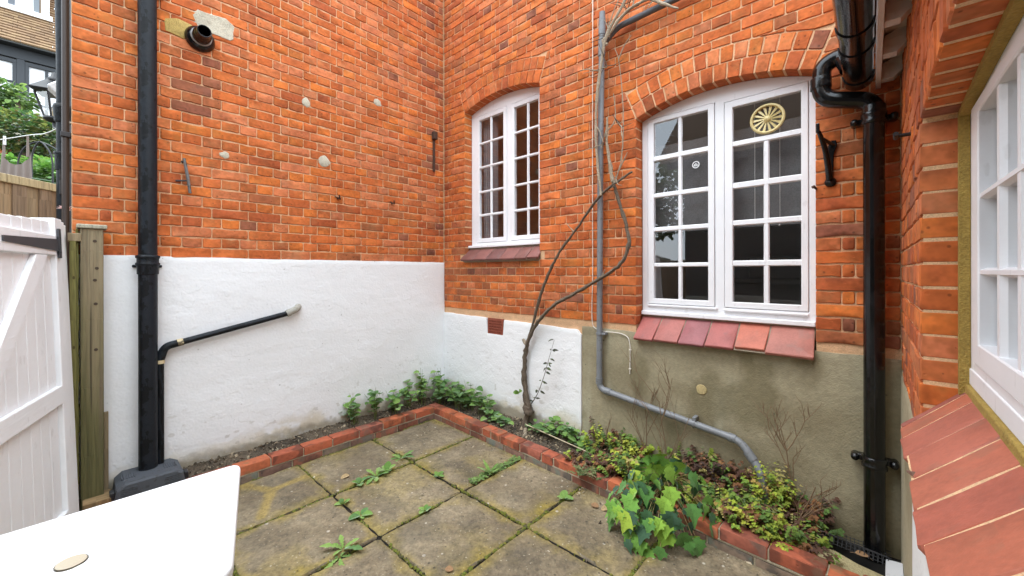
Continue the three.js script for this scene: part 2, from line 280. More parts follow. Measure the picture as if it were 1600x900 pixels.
// painted timber and metal
const paintBump = tex(512, 512, (u, v) => 0.5 + 0.3 * (fbm(u * 4, v * 60, 3, 1001, 4) - 0.5) + 0.35 * (fbm(u * 20, v * 20, 3, 1011, 20) - 0.5), false);
const paintTex = tex(512, 512, (u, v) => { const n = fbm(u * 5, v * 5, 4, 1021, 5), k = 0.93 + 0.1 * n; return mix3([k, k, k], [0.35, 0.32, 0.28], 0.35 * spots(u * 9, v * 9, 1031, 0.06, 0.015, 0.035) + 0.15 * sm(0.74, 0.84, fbm(u * 24, v * 10, 4, 1033, 24))); });
M.white = phy([0.83, 0.83, 0.85], { map: rep(paintTex, 1.5), bumpMap: rep(paintBump, 2), bumpScale: 0.0012, roughness: 0.42 });
M.whiteGate = std([0.87, 0.88, 0.89], { map: rep(paintTex, 1.2), bumpMap: rep(paintBump, 1.5), bumpScale: 0.003, roughness: 0.6 });
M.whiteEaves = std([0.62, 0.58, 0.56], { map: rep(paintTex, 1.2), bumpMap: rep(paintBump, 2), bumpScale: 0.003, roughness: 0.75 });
const plasticTex = tex(512, 512, (u, v) => { const k = 0.97 + 0.03 * fbm(u * 6, v * 6, 4, 1041, 6); return mix3([k, k, k], [0.3, 0.26, 0.2], 0.7 * spots(u * 8, v * 8, 1051, 0.1, 0.015, 0.05) + 0.12 * sm(0.66, 0.8, fbm(u * 20, v * 9, 4, 1057, 20))); });
M.plastic = phy([0.8, 0.8, 0.795], { map: rep(plasticTex, 1.4), roughness: 0.38 });
const ironTex = tex(512, 512, (u, v) => { const n = fbm(u * 12, v * 12, 4, 1061, 12), k = 0.6 + 0.8 * n; let c = [k, k, k]; const fl = sm(0.68, 0.7, fbm(u * 10, v * 5, 5, 1071, 10)); c = mix3(c, [0.25, 0.25, 0.25], sm(0.54, 0.56, fbm(u * 6, v * 3, 5, 1077, 6))); c = mix3(c, [14, 13, 12], 0.6 * spots(u * 26, v * 14, 1073, 0.1, 0.03, 0.13) * sm(0.4, 0.7, n)); return mix3(c, [6, 5.6, 5.2], fl * 0.45); });
const ironBump = tex(512, 512, (u, v) => fbm(u * 14, v * 14, 5, 1081, 14), false);
M.ironPipe = phy([0.012, 0.015, 0.02], { map: rep(ironTex, 3), bumpMap: rep(ironBump, 3), bumpScale: 0.0018, roughness: 0.5, specularIntensity: 0.5 });
M.blackGloss = phy([0.007, 0.0072, 0.008], { map: rep(ironTex, 1.2), bumpMap: rep(ironBump, 2), bumpScale: 0.0008, roughness: 0.17 });
M.black = std([0.018, 0.018, 0.02], { roughness: 0.55 });
M.darkIron = std([0.045, 0.045, 0.05], { map: rep(ironTex, 4), roughness: 0.7 });
M.greyIron = std([0.16, 0.155, 0.15], { map: rep(ironTex, 5), bumpMap: rep(ironBump, 5), bumpScale: 0.003, roughness: 0.75 });
M.rust = std([0.07, 0.035, 0.022], { roughness: 0.95 });
const greyTex = tex(256, 256, (u, v) => { const k = 0.85 + 0.3 * fbm(u * 8, v * 8, 4, 1091, 8); return mix3([k, k, k], [0.4, 0.36, 0.25], 0.5 * sm(0.62, 0.76, fbm(u * 14, v * 14, 4, 1093, 14))); });
M.greyPipe = phy([0.19, 0.198, 0.21], { map: rep(greyTex, 3), roughness: 0.45 });
M.greyBox = std([0.075, 0.082, 0.095], { map: rep(greyTex, 4), bumpMap: rep(gritBump, 4), bumpScale: 0.001, roughness: 0.75 });
M.greyCoupling = std([0.36, 0.34, 0.29], { map: rep(greyTex, 5), roughness: 0.7 });
M.cream = phy([0.63, 0.52, 0.24], { roughness: 0.45 });
M.cable = std([0.72, 0.66, 0.58], { roughness: 0.6 });
M.glass = phy([1, 1, 1], { transmission: 1, thickness: 0, roughness: 0, ior: 1.95 });
// weathered timber
const woodTex = tex(512, 512, (u, v) => { const w = fbm(u * 3, v * 1.2, 3, 1101, 3), g = fbm(u * 40 + 6 * w, v * 2.4, 4, 1111), f = fbm(u * 130, v * 6, 2, 1117); const k = 0.5 + 0.75 * g + 0.25 * (f - 0.5); let c = [k, k * 0.98, k * 0.93]; return mix3(c, [0.22, 0.17, 0.12], 0.8 * spots(u * 6, v * 3, 1121, 0.16, 0.05, 0.13)); });
const woodBump = tex(512, 512, (u, v) => fbm(u * 46 + 4 * fbm(u * 3, v, 2, 9), v * 3, 4, 1131), false);
const postTex = tex(512, 1024, (u, v) => { const y = v * 2, w = fbm(u * 12, v * 2.5, 3, 1141), g = fbm(u * 70 + 8 * w, v * 5, 4, 1151), k = 0.55 + 0.7 * g; let c = [0.36 * k, 0.285 * k, 0.175 * k]; const al = sm(1.75, 0.3, y + 0.9 * (fbm(u * 9, v * 5, 4, 1161) - 0.5)); c = mix3(c, [0.13 * k, 0.135 * k, 0.03 * k], 0.75 * al); c = mix3(c, [0.2 * k, 0.14 * k, 0.11 * k], 0.7 * sm(0.5, 0.62, fbm(u * 7 + 3, v * 1.3, 3, 1171))); return mix3(c, [0.05, 0.035, 0.02], 0.8 * sm(0.7, 0.78, fbm(u * 46, v * 2, 3, 1181))); });
M.postWood = std([0.72, 0.72, 0.7], { map: rep(postTex, 2, 0.5), bumpMap: rep(woodBump, 2.5), bumpScale: 0.008, roughness: 0.95 });
M.woodPost = std([0.3, 0.235, 0.145], { map: rep(woodTex, 2.5), bumpMap: rep(woodBump, 2.5), bumpScale: 0.006, roughness: 0.95 });
M.woodGreen = std([0.2, 0.185, 0.06], { map: rep(woodTex, 2.5), bumpMap: rep(woodBump, 2.5), bumpScale: 0.006, roughness: 0.95 });
M.woodFence = [[0.36, 0.25, 0.15], [0.3, 0.22, 0.14], [0.42, 0.27, 0.14], [0.24, 0.165, 0.11], [0.44, 0.29, 0.16]].map((c) => std(c, { map: rep(woodTex, 2), bumpMap: rep(woodBump, 2), bumpScale: 0.006, roughness: 0.95 }));
M.bark = std([0.15, 0.115, 0.085], { map: rep(woodTex, 6), bumpMap: rep(ironBump, 8), bumpScale: 0.008, roughness: 1 });
M.barkPale = std([0.4, 0.33, 0.25], { map: rep(woodTex, 6), bumpMap: rep(ironBump, 8), bumpScale: 0.006, roughness: 1 });
M.stem = std([0.2, 0.13, 0.075], { roughness: 1 });
M.moss = std([0.1, 0.115, 0.02], { map: rep(grit, 8), roughness: 1 });
const leafTex = tex(256, 256, (u, v) => { const x = u < 0.5 ? u : u - 1, a = Math.atan2(x, v + 0.04), r = Math.hypot(x, v + 0.04), vein = Math.max(sm(0.022, 0.004, Math.abs(x)), sm(0.03, 0.0, Math.abs(Math.abs(a) - 0.62) * r), sm(0.026, 0, Math.abs(Math.abs(a) - 1.25) * r), 0.6 * sm(0.09, 0.0, Math.abs(((v * 9 - Math.abs(x) * 9) % 1 + 1) % 1 - 0.5) * 0.5)), n = fbm(u * 9, v * 9, 4, 1201, 9), k = 0.5 + 0.85 * n; return mix3([k, k, k], [1.9, 1.65, 1.6], vein * 0.6); });
const leafM = (c, t = 0.35) => phy(c, { map: leafTex, roughness: 0.96, transmission: t, thickness: 0, side: THREE.DoubleSide });

// ---------------------------------------------------------------- brickwork, laid course by course in English bond
const COURSE = 0.072, J = 0.0062;
const SHARED = {}; // worn brick shapes shared between alike bricks: nominal width x height
function sharedBrick(kind, deep, i) {
  const key = kind + (deep ? 'd' : '') + i;
  if (!SHARED[key]) { const w = { s: 0.2165, h: 0.104, c: 0.0478 }[kind], h = COURSE - J; SHARED[key] = block([[-w / 2, -h / 2], [w / 2, -h / 2], [w / 2, h / 2], [-w / 2, h / 2]], deep || 0.03, deep ? 0.0034 : 0.0048, 90 + i * 13 + (deep ? 7 : 0) + kind.charCodeAt(0), 0.0046, i > 6 ? 1.3 : 0.45); }
  return SHARED[key];
}
// bricks between u0 and u1 of one course; quoin 'l'/'r' ends start with stretcher or header + closer
function course(u0, u1, stretcher, ql, qr, shift = 0) {
  const L = u1 - u0, S = 0.225, H = 0.1125, Q = 0.0563; let ws = [], left = [], right = [];
  if (!stretcher) { if (ql && L > 0.3) left = [H, Q]; if (qr && L > 0.3) right = [Q, H]; }
  const m = stretcher ? S : H, sum = (a) => a.reduce((x, y) => x + y, 0); let rest = L - sum(left) - sum(right);
  if (!ql && qr) { const n = Math.floor(rest / m), o = rest - n * m; ws = o > 0.02 ? [o, ...Array(n).fill(m)] : Array(n).fill(rest / n); }
  else if (ql && !qr) { const n = Math.floor(rest / m), o = rest - n * m; ws = o > 0.02 ? [...Array(n).fill(m), o] : Array(n).fill(rest / n); }
  else if (ql && qr) { const n = Math.max(1, Math.round(rest / m)); const k = rest / n; ws = Array(n).fill(k); if (stretcher && Math.abs(k - S) > 0.035) { const a = Math.floor(rest / S), o = rest - a * S; ws = Array(a).fill(S); ws.splice(Math.ceil(a / 2), 0, o); } }
  else { let x = 0, o = ((shift % m) + m) % m; if (o > 0.02) ws.push(o), (x = o); while (x < rest - 0.02) { const k = Math.min(m, rest - x); ws.push(k); x += k; } }
  const out = []; let x = u0; for (const w of [...left, ...ws, ...right]) { if (w > 0.004) out.push([x, x + w]); x += w; } return out;
}
function arcOf(o) { // segmental arch over an opening: circle through the springings and the crown
  const hw = (o.x1 - o.x0) / 2, rise = o.crown - o.spring, R = (hw * hw + rise * rise) / (2 * rise), cx = (o.x0 + o.x1) / 2, cy = o.crown - R, a0 = Math.asin(hw / R); return { cx, cy, R, Re: R + o.ring, a0, yE: cy + (R + o.ring) * Math.cos(a0) };
}
function brickwork(wall, S) {
  const r = rng(S.seed), list = [], kind = (w) => (w > 0.16 ? 's' : w > 0.08 ? 'h' : 'c');
  const add = (pts, edge, force) => {
    if (pts.length < 3) return; const A = area(pts); if (A < 0.0007) return; let x0 = 9, x1 = -9, y0 = 9, y1 = -9; for (const p of pts) { x0 = Math.min(x0, p[0]); x1 = Math.max(x1, p[0]); y0 = Math.min(y0, p[1]); y1 = Math.max(y1, p[1]); }
    const cx = (x0 + x1) / 2, cy = (y0 + y1) / 2; if (S.skip && S.skip(cx, cy, x0, x1, y0, y1)) return;
    const rect = !force && pts.length === 4 && Math.abs(A - (x1 - x0) * (y1 - y0)) < 1e-6, tone = S.tone(cx, cy, r), map = Math.floor(r() * 3), z = (r() - 0.5) * 0.004 - (S.sink ? S.sink(cx, cy, r) : 0), p = V(cx, cy, z), deep = edge ? S.deep : 0; let geo, sx = 1, sy = 1;
    if (rect) { const k = kind(x1 - x0), i = S.worn && S.worn(cx, cy, r) ? 7 + Math.floor(r() * 2) : Math.floor(r() * (r() < 0.2 ? 9 : 7)); geo = [k, deep, i]; sx = (x1 - x0) / { s: 0.2165, h: 0.104, c: 0.0478 }[k]; sy = (y1 - y0) / (COURSE - J); if (r() < 0.5) { sy *= 1 - r() * 0.03; } }
    else geo = block(pts.map((q) => [q[0] - cx, q[1] - cy]), deep || 0.03, 0.005, Math.floor(r() * 1e6), 0.0025);
    const wp = p.clone().applyMatrix4(wall.matrixWorld), nn = V(0, 0, 1).transformDirection(wall.matrixWorld), to = camera.position.clone().sub(wp).normalize();
    list.push({ p, geo, sx, sy, rz: (r() - 0.5) * 0.012, tone, map, size: seenSize(wp, x1 - x0, y1 - y0) * Math.max(0.05, nn.dot(to)) + (force ? 1 : 0) * 1e-4 });
  };
  wall.updateMatrixWorld(true);
  const rectP = (a, b, yb, yt) => [[a + J / 2, yb + J / 2], [b - J / 2, yb + J / 2], [b - J / 2, yt - J / 2], [a + J / 2, yt - J / 2]];
  for (let k = S.k0; k <= S.k1; k++) {
    const yb = S.y0 + k * COURSE, yt = yb + COURSE, ym = (yb + yt) / 2, str = ((k % 2) + 2) % 2 === S.parity;
    let segs = [[S.u0, S.u1, S.ql, S.qr]];
    for (const o of S.openings || []) {
      o.arc ||= arcOf(o);
      if (yt > o.bottom + 0.01 && yb < o.arc.yE) segs = segs.flatMap(([a, b, ql, qr]) => (o.x0 > a && o.x1 < b ? [[a, o.x0, ql, 1], [o.x1, b, 1, qr]] : o.x0 > a && o.x0 < b ? [[a, o.x0, ql, 1]] : [[a, b, ql, qr]]));
    }
    const cut = (pts) => { // keep outside every arch
      for (const o of S.openings || []) {
        const { cx, cy, Re, a0, yE } = o.arc, hE = Re * Math.sin(a0) + J; let x0 = 9, x1 = -9, y1 = -9; for (const p of pts) { x0 = Math.min(x0, p[0]); x1 = Math.max(x1, p[0]); y1 = Math.max(y1, p[1]); }
        if (!pts.length || y1 < o.spring || x1 < cx - hE || x0 > cx + hE || yb > cy + Re) continue;
        const s = (x0 + x1) / 2 < cx ? -1 : 1, n = [Math.cos(a0), -Math.sin(a0) * s * s], sideC = (J) / 1;
        // beyond the skewback line: s*(x-cx)*cos(a0) - (y-cy)*sin(a0) >= J
        const A = clip(pts, -s * Math.cos(a0), Math.sin(a0), -J - s * cx * Math.cos(a0) + cy * Math.sin(a0) + 0 * sideC * n[0]);
        const e = (x) => { const d = Math.min(Math.abs(x - cx), hE); return cy + Math.sqrt((Re + J) ** 2 - d * d); };
        const ea = e(x0), eb = e(x1), dx = x1 - x0, B = clip(pts, (eb - ea) / dx, -1, ((eb - ea) / dx) * x0 - ea); // above the chord
        pts = yb < yE - 0.03 && area(A) > 0.3 * area(pts) ? A : area(B) >= area(A) ? B : A;
        if (pts.length < 3) return [];
      }
      return pts;
    };
    for (const [a, b, ql, qr] of segs) {
      const bs = course(a, b, str, ql, qr, S.shift ? S.shift(k) : k * 0.031);
      bs.forEach(([p, q], i) => add(cut(rectP(p, q, yb, yt)), (i === 0 && ql) || (i === bs.length - 1 && qr)));
    }
    for (const o of S.openings || []) { // slivers between the arch and the next bed joint
      const { cx, cy, Re, a0, yE } = o.arc; if (!(yb < yE && yt > yE + 0.012)) continue; const hE = Re * Math.sin(a0);
      for (const [p, q] of course(cx - hE, cx + hE, str, 0, 0)) { if (p < S.u0 || q > S.u1) continue; const pts = rectP(p, q, yb, yt), e = (x) => cy + Math.sqrt((Re + J) ** 2 - Math.min(Math.abs(x - cx), hE) ** 2), ea = e(p), eb = e(q); add(clip(pts, (eb - ea) / (q - p), -1, ((eb - ea) / (q - p)) * p - ea), 0); }
    }
  }
  for (const o of S.openings || []) { // arch rings of bricks on end
    const { cx, cy, R, a0 } = o.arc, rings = o.rings; 
    for (let g = 0; g < rings; g++) {
      const r0 = R + g * o.ring / rings, r1 = r0 + o.ring / rings, n = o.n + (g && rings > 1 ? 1 : 0), st = 2 * a0 / n;
      for (let i = 0; i < n; i++) {
        const off = 0, t0 = -a0 + i * st + off, t1 = t0 + st, jj = o.joint / 2; if (cx + r0 * Math.sin((t0 + t1) / 2) > S.u1 - 0.02) continue; const P = (rr, t, d) => [cx + rr * Math.sin(t) + d * Math.cos(t), cy + rr * Math.cos(t) - d * Math.sin(t)];
        add([P(r0 + (g ? J / 2 : -0.002), t0, jj), P(r0 + (g ? J / 2 : -0.002), t1, -jj), P(r1 - J / 2, t1, -jj), P(r1 - J / 2, t0, jj)], g === 0, true);
      }
    }
  }
  list.sort((a, b) => b.size - a.size);
  const rest = [];
  list.forEach((b, i) => {
    const geo = Array.isArray(b.geo) ? sharedBrick(...b.geo) : b.geo;
    if (i < 298) { const m = part('brick', geo, brickMat[b.tone * 3 + b.map], wall); m.position.copy(b.p); m.scale.set(b.sx, b.sy, 1); m.rotation.z = b.rz; }
    else { const g = geo.clone(); g.applyMatrix4(new THREE.Matrix4().compose(b.p, new THREE.Quaternion().setFromAxisAngle(V(0, 0, 1), b.rz), V(b.sx, b.sy, 1))); const uv = g.attributes.uv; for (let k = 0; k < uv.count; k++) uv.setXY(k, uv.getX(k) + b.map * 0.37 + b.p.x, uv.getY(k) + b.p.y); rest.push(paint(g, TONES[b.tone])); }
  });
  if (rest.length) part('brickwork', rest, brickVC, wall, 'stuff');
}
// the body of the wall: mortar face slightly behind the bricks, with its openings
function wallBody(wall, x0, x1, y0, y1, openings, thick = 0.24, mat = M.mortar) {
  const sh = poly([[x0, y0], [x1, y0], [x1, y1], [x0, y1]]);
  for (const o of openings) {
    o.arc ||= arcOf(o); const { cx, cy, R, a0 } = o.arc, g = 0.005, h = new THREE.Path(); const bot = (o.cut ?? o.bottom) - g; h.moveTo(o.x0 - g, bot); h.lineTo(o.x0 - g, o.spring); const N = 20; for (let i = 0; i <= N; i++) { const t = -a0 + 2 * a0 * i / N; h.lineTo(cx + (R + 0.0005) * Math.sin(t), cy + (R + 0.0005) * Math.cos(t)); } h.lineTo(o.x1 + g, o.spring); h.lineTo(o.x1 + g, bot); h.closePath(); sh.holes.push(h);
  }
  part('mortar', ext(sh, thick, -thick - 0.0068), mat, wall);
}
const pick = (r, ws) => { let t = r() * ws.reduce((a, b) => a + b, 0); for (let i = 0; i < ws.length; i++) { t -= ws[i]; if (t < 0) return i; } return 0; };
const sampleHeight = (seed, amp, fx, fy) => (x, y) => amp * (fbm(x * fx, y * fy, 4, seed) - 0.5);

// ---- left wall: local x runs towards the corner (world -z), z outwards (world +x)
const leftWall = thing('brick_wall', 'long orange brick wall on the left with white painted base, flue and downpipe on it', 'brick wall', null, [0, 0, 0], Math.PI / 2);
wallBody(leftWall, -2.76, 0.26, 0, 5.0, []);
brickwork(leftWall, {
  u0: -2.76, u1: 0, k0: 0, k1: 46, y0: 1.576, parity: 0, ql: 1, qr: 0, seed: 5, deep: 0.105, worn: (x, y, r) => y < 1.8 && r() < 0.5,
  skip: (x, y, x0, x1) => (x > -2.13 && x < -2.0 && y > 3.21 && y < 3.31),
  tone: (x, y, r) => { if (x > -2.24 && x < -2.05 && y > 2.58 && y < 2.97) return pick(r, [0, 0, 3, 3, 0, 4, 1, 0]); if (x > -0.35 && r() < 0.45) return pick(r, [1, 0, 3, 3, 0, 3, 1, 0]); return y < 2.1 ? pick(r, [6, 3, 1.8, 0.7, 3.6, 0.8, 5, 2.5]) : pick(r, [6, 5, 1, 0.15, 3.6, 0.3, 4, 5]); },
  sink: (x, y, r) => (Math.abs(x + 0.32) < 0.16 && Math.abs(y - 3.4) < 0.06 ? 0.001 : r() < 0.02 ? 0.001 : 0),
});
part('white_render', sheet(-2.752, -0.001, 0.02, (x) => 1.578 + 0.012 * (fbm(x * 6, 3, 3, 61) - 0.5) + (x < -2.3 ? 0.006 : 0), 0.014, 150, 80, (x, y) => 0.012 * (fbm(x * 2, y * 3, 4, 71) - 0.5) + 0.002 * (fbm(x * 7, y * 12, 3, 73) - 0.5)), M.washLeft, leftWall);
part('mortar_smear', block([[-2.34, 3.1], [-2.24, 3.085], [-2.2, 3.13], [-2.19, 3.2], [-2.27, 3.215], [-2.345, 3.18]], 0.01, 0.004, 12, 0.004, 0.8).translate(0, 0, 0.0025), std([0.52, 0.36, 0.11], { map: rep(grit, 3), bumpMap: rep(gritBump, 3), bumpScale: 0.006 }), leftWall);
// cement patch by the flue, mortar plugs where fixings were
{
  const r = rng(31), patch = block([[-2.17, 3.19], [-1.95, 3.18], [-1.94, 3.31], [-2.0, 3.345], [-2.18, 3.33], [-2.2, 3.27]], 0.03, 0.012, 7, 0.006, 0.6); patch.translate(0, 0, 0.004); part('cement_patch', patch, M.patch, leftWall);
  for (const [z, y, w, h] of [[2.013, 2.335, 0.036, 0.03], [1.444, 2.898, 0.036, 0.045], [1.293, 2.435, 0.05, 0.05], [0.793, 3.104, 0.05, 0.04]]) { const n = 9, pts = []; for (let i = 0; i < n; i++) { const a = i / n * Math.PI * 2, k = 0.75 + 0.4 * r(); pts.push([Math.cos(a) * w * k, Math.sin(a) * h * k]); } const g = block(pts, 0.02, 0.006, 3 + n, 0.003, 0.5); g.translate(-z, y, 0.004); part('mortar_plug', g, M.patch, leftWall); }
}

// ---- back wall with the two arched windows
const W1 = { x0: 0.352, x1: 1.345, bottom: 1.70, cut: 1.59, spring: 3.14, crown: 3.222, ring: 0.225, rings: 2, n: 13, joint: 0.005 };
const W2 = { x0: 2.243, x1: 3.28, bottom: 1.13, cut: 0.99, spring: 2.59, crown: 2.688, ring: 0.208, rings: 2, n: 14, joint: 0.009 };
const backWall = thing('brick_wall', 'orange brick wall facing the courtyard with two arched white windows', 'brick wall');
wallBody(backWall, 0.0, 3.86, 0, 5.0, [W1, W2], 0.26, M.mortar);
brickwork(backWall, {
  u0: 0.006, u1: 3.62, k0: -7, k1: 46, y0: 1.5855, parity: 1, ql: 0, qr: 0, seed: 8, openings: [W1, W2], deep: 0.112, shift: (k) => (((k % 2) + 2) % 2 ? 0.119 : 0.066),
  skip: (x, y, x0, x1, y0, y1) => { if (x < 1.775 ? y1 < 1.0 : y1 < 1.04) return true; if (x > W1.x0 - 0.04 && x < W1.x1 + 0.04 && y > 1.575 && y < 1.72) return true; return x > W2.x0 - 0.03 && x < W2.x1 + 0.01 && y < 1.13; },
  tone: (x, y, r) => { if (y > 1.42 && y < 1.51 && x < 1.1) return pick(r, [1, 0, 2, 4, 1, 3, 1, 0]); if (x > 3.28 && y < 1.2) return pick(r, [0, 0, 2, 4, 0, 3, 1, 0]); return x < 0.35 ? pick(r, [4, 1, 2, 0.5, 4, 1.2, 4, 1]) : pick(r, [5.5, 2, 1.7, 0.3, 3.6, 0.7, 5, 2]); },
});
const backTop = (x) => (x > 0.69 && x < 0.925 ? 0.872 + 0.02 * (x - 0.7) : mix(1.03, 1.004, x / 1.78) + 0.014 * (fbm(x * 7, 1, 3, 81) - 0.5) - 0.035 * sm(1.72, 1.776, x) ** 3);
part('white_render', sheet(0.001, 1.778, 0.02, backTop, 0.014, 150, 50, (x, y) => 0.012 * (fbm(x * 2, y * 3, 4, 91) - 0.5) + 0.002 * (fbm(x * 7, y * 12, 3, 93) - 0.5)), M.washBack, backWall);
part('cement_render', sheet(1.784, 3.62, 0.0, (x) => 1.036 + 0.008 * (fbm(x * 9, 2, 3, 95) - 0.5), 0.004, 120, 50, (x, y) => 0.005 * (fbm(x * 3, y * 3, 4, 97) - 0.5) + 0.002 * (fbm(x * 20, y * 20, 3, 99) - 0.5)), M.cement, backWall);
{ // round filler patch on the cement, air brick in the white base
  const n = 11, pts = [], r = rng(4); for (let i = 0; i < n; i++) { const a = i / n * Math.PI * 2, k = 0.9 + 0.2 * r(); pts.push([2.689 + Math.cos(a) * 0.034 * k, 0.707 + Math.sin(a) * 0.034 * k]); } const g = block(pts, 0.01, 0.004, 5, 0.002); g.translate(0, 0, 0.009); part('filler_patch', g, std([0.5, 0.4, 0.2], { map: grit }), backWall);
  const s = poly([[0.705, 0.868], [0.912, 0.868], [0.912, 1.02], [0.705, 1.02]]), rr = rng(5); for (let i = 0; i < 8; i++) for (let j = 0; j < 5; j++) { const h = new THREE.Path(), x = 0.722 + i * 0.0228 + (j % 2) * 0.005, y = 0.886 + j * 0.0262, w = 0.006 + rr() * 0.001, hh = 0.0085; h.moveTo(x - w, y - hh); h.lineTo(x - w, y + hh); h.lineTo(x + w, y + hh); h.lineTo(x + w, y - hh); h.closePath(); s.holes.push(h); }
  part('air_brick', ext(s, 0.03, -0.02), std([0.3, 0.075, 0.042], { map: grit, roughness: 0.9 }), backWall);
}

// ---------------------------------------------------------------- windows of the back wall
const rectPath = (x0, y0, x1, y1) => { const h = new THREE.Path(); h.moveTo(x0, y0); h.lineTo(x0, y1); h.lineTo(x1, y1); h.lineTo(x1, y0); h.closePath(); return h; };
function archShape(o, inset, bottom) { const { cx, cy, R, a0 } = o.arc, s = new THREE.Shape(), hw = (o.x1 - o.x0) / 2 - inset, r = R - inset, t0 = Math.asin(hw / r); s.moveTo(cx - hw, bottom); s.lineTo(cx + hw, bottom); for (let i = 0; i <= 24; i++) { const t = t0 - 2 * t0 * i / 24; s.lineTo(cx + r * Math.sin(t), cy + r * Math.cos(t)); } s.closePath(); return s; }
// bars of a sash: glass columns and rows given by their edges
function glazing(win, cols, rows, zf, zg, skipTop) {
  const X0 = cols[0][0], X1 = cols[cols.length - 1][1], Y0 = rows[0][0], Y1 = rows[rows.length - 1][1];
  const bar = (x0, x1, y0, y1, vertical) => { const k = 0.006, s = vertical ? poly([[x0, zg], [x0, zf - 0.013], [x0 + k, zf - 0.0015], [x1 - k, zf - 0.0015], [x1, zf - 0.013], [x1, zg]]) : poly([[-y1, zg], [-y1, zf - 0.012], [-y1 + k, zf], [-y0 - k, zf], [-y0, zf - 0.012], [-y0, zg]]); const g = new THREE.ExtrudeGeometry(s, { depth: vertical ? y1 - y0 : x1 - x0, bevelEnabled: false }); if (vertical) { g.rotateX(-Math.PI / 2); g.scale(1, 1, -1); const ix = g.attributes.position; g.translate(0, y0, 0); flip(g); } else { g.rotateZ(0); const p = g.attributes.position; for (let i = 0; i < p.count; i++) { const a = p.getX(i), b = p.getY(i), c = p.getZ(i); p.setXYZ(i, x0 + c, -a, b); } g.computeVertexNormals(); fixOut(g); } return uvm(g); };
  for (let i = 0; i < cols.length - 1; i++) part('glazing_bar', bar(cols[i][1], cols[i + 1][0], Y0, skipTop ? rows[rows.length - 2][1] : Y1, true), M.white, win);
  for (let j = 0; j < rows.length - 1; j++) part('glazing_bar', bar(X0, X1, rows[j][1], rows[j + 1][0], false), M.white, win);
  const r = rng(Math.round(X0 * 1000));
  rows.forEach((y, j) => { const cs = skipTop && j === rows.length - 1 ? [[X0, X1]] : cols; cs.forEach((x) => { const g = new THREE.PlaneGeometry(x[1] - x[0] + 0.014, y[1] - y[0] + 0.014); g.rotateX((r() - 0.5) * 0.006); g.rotateY((r() - 0.5) * 0.008); g.translate((x[0] + x[1]) / 2, (y[0] + y[1]) / 2, zg + 0.002); part('pane', g, M.glass, win); }); });
}
function flip(g) { g.computeVertexNormals(); fixOut(g); return g; }
// make every triangle of a convex-ish piece face outwards from its middle
function fixOut(g) {
  const p = g.attributes.position, c = V(), a = V(), b = V(), d = V(), n = V(); for (let i = 0; i < p.count; i++) c.add(a.fromBufferAttribute(p, i)); c.divideScalar(p.count);
  for (let i = 0; i < p.count; i += 3) { a.fromBufferAttribute(p, i); b.fromBufferAttribute(p, i + 1); d.fromBufferAttribute(p, i + 2); n.copy(b).sub(a).cross(V().copy(d).sub(a)); if (n.dot(V().copy(a).add(b).add(d).divideScalar(3).sub(c)) < 0) { p.setXYZ(i + 1, d.x, d.y, d.z); p.setXYZ(i + 2, b.x, b.y, b.z); } }
  g.computeVertexNormals(); return g;
}
function sash(win, x0, x1, y0, y1, cols, rows, z, zg, skipTop) {
  const s = poly([[x0, y0], [x1, y0], [x1, y1], [x0, y1]]); s.holes.push(rectPath(cols[0][0], rows[0][0], cols[cols.length - 1][1], rows[rows.length - 1][1])); const g = ext(s, 0.04, z - 0.04, 0.003); part('sash', g, M.white, win);
  glazing(win, cols, rows, z - 0.004, zg, skipTop);
}
function frame(win, o, holes, z, bottom) { const s = archShape(o, 0.002, bottom); for (const h of holes) s.holes.push(rectPath(...h)); part('frame', ext(s, 0.07, z - 0.07, 0.003), M.white, win); }

const win1 = new THREE.Group(); win1.name = 'window'; backWall.add(win1); win1.userData.label = 'narrower white casement window';
frame(win1, W1, [[0.428, 1.775, 0.868, 3.1], [0.922, 1.775, 1.3, 3.1]], -0.098, 1.722);
{
  const rows = [[1.82, 2.049], [2.075, 2.293], [2.318, 2.549], [2.575, 2.799], [2.825, 3.055]];
  sash(win1, 0.431, 0.865, 1.778, 3.097, [[0.475, 0.628], [0.655, 0.82]], rows, -0.094, -0.112);
  sash(win1, 0.925, 1.297, 1.778, 3.097, [[0.965, 1.118], [1.145, 1.262]], rows, -0.094, -0.112);
  part('sill_board', bx(0.34, 1.35, 1.722, 1.748, -0.12, -0.052, 0.005), M.white, win1);
}
const win2 = new THREE.Group(); win2.name = 'window'; backWall.add(win2); win2.userData.label = 'wide white casement window with round vent';
frame(win2, W2, [[2.287, 1.238, 2.745, 2.592], [2.8, 1.238, 3.245, 2.575]], -0.1, 1.158);
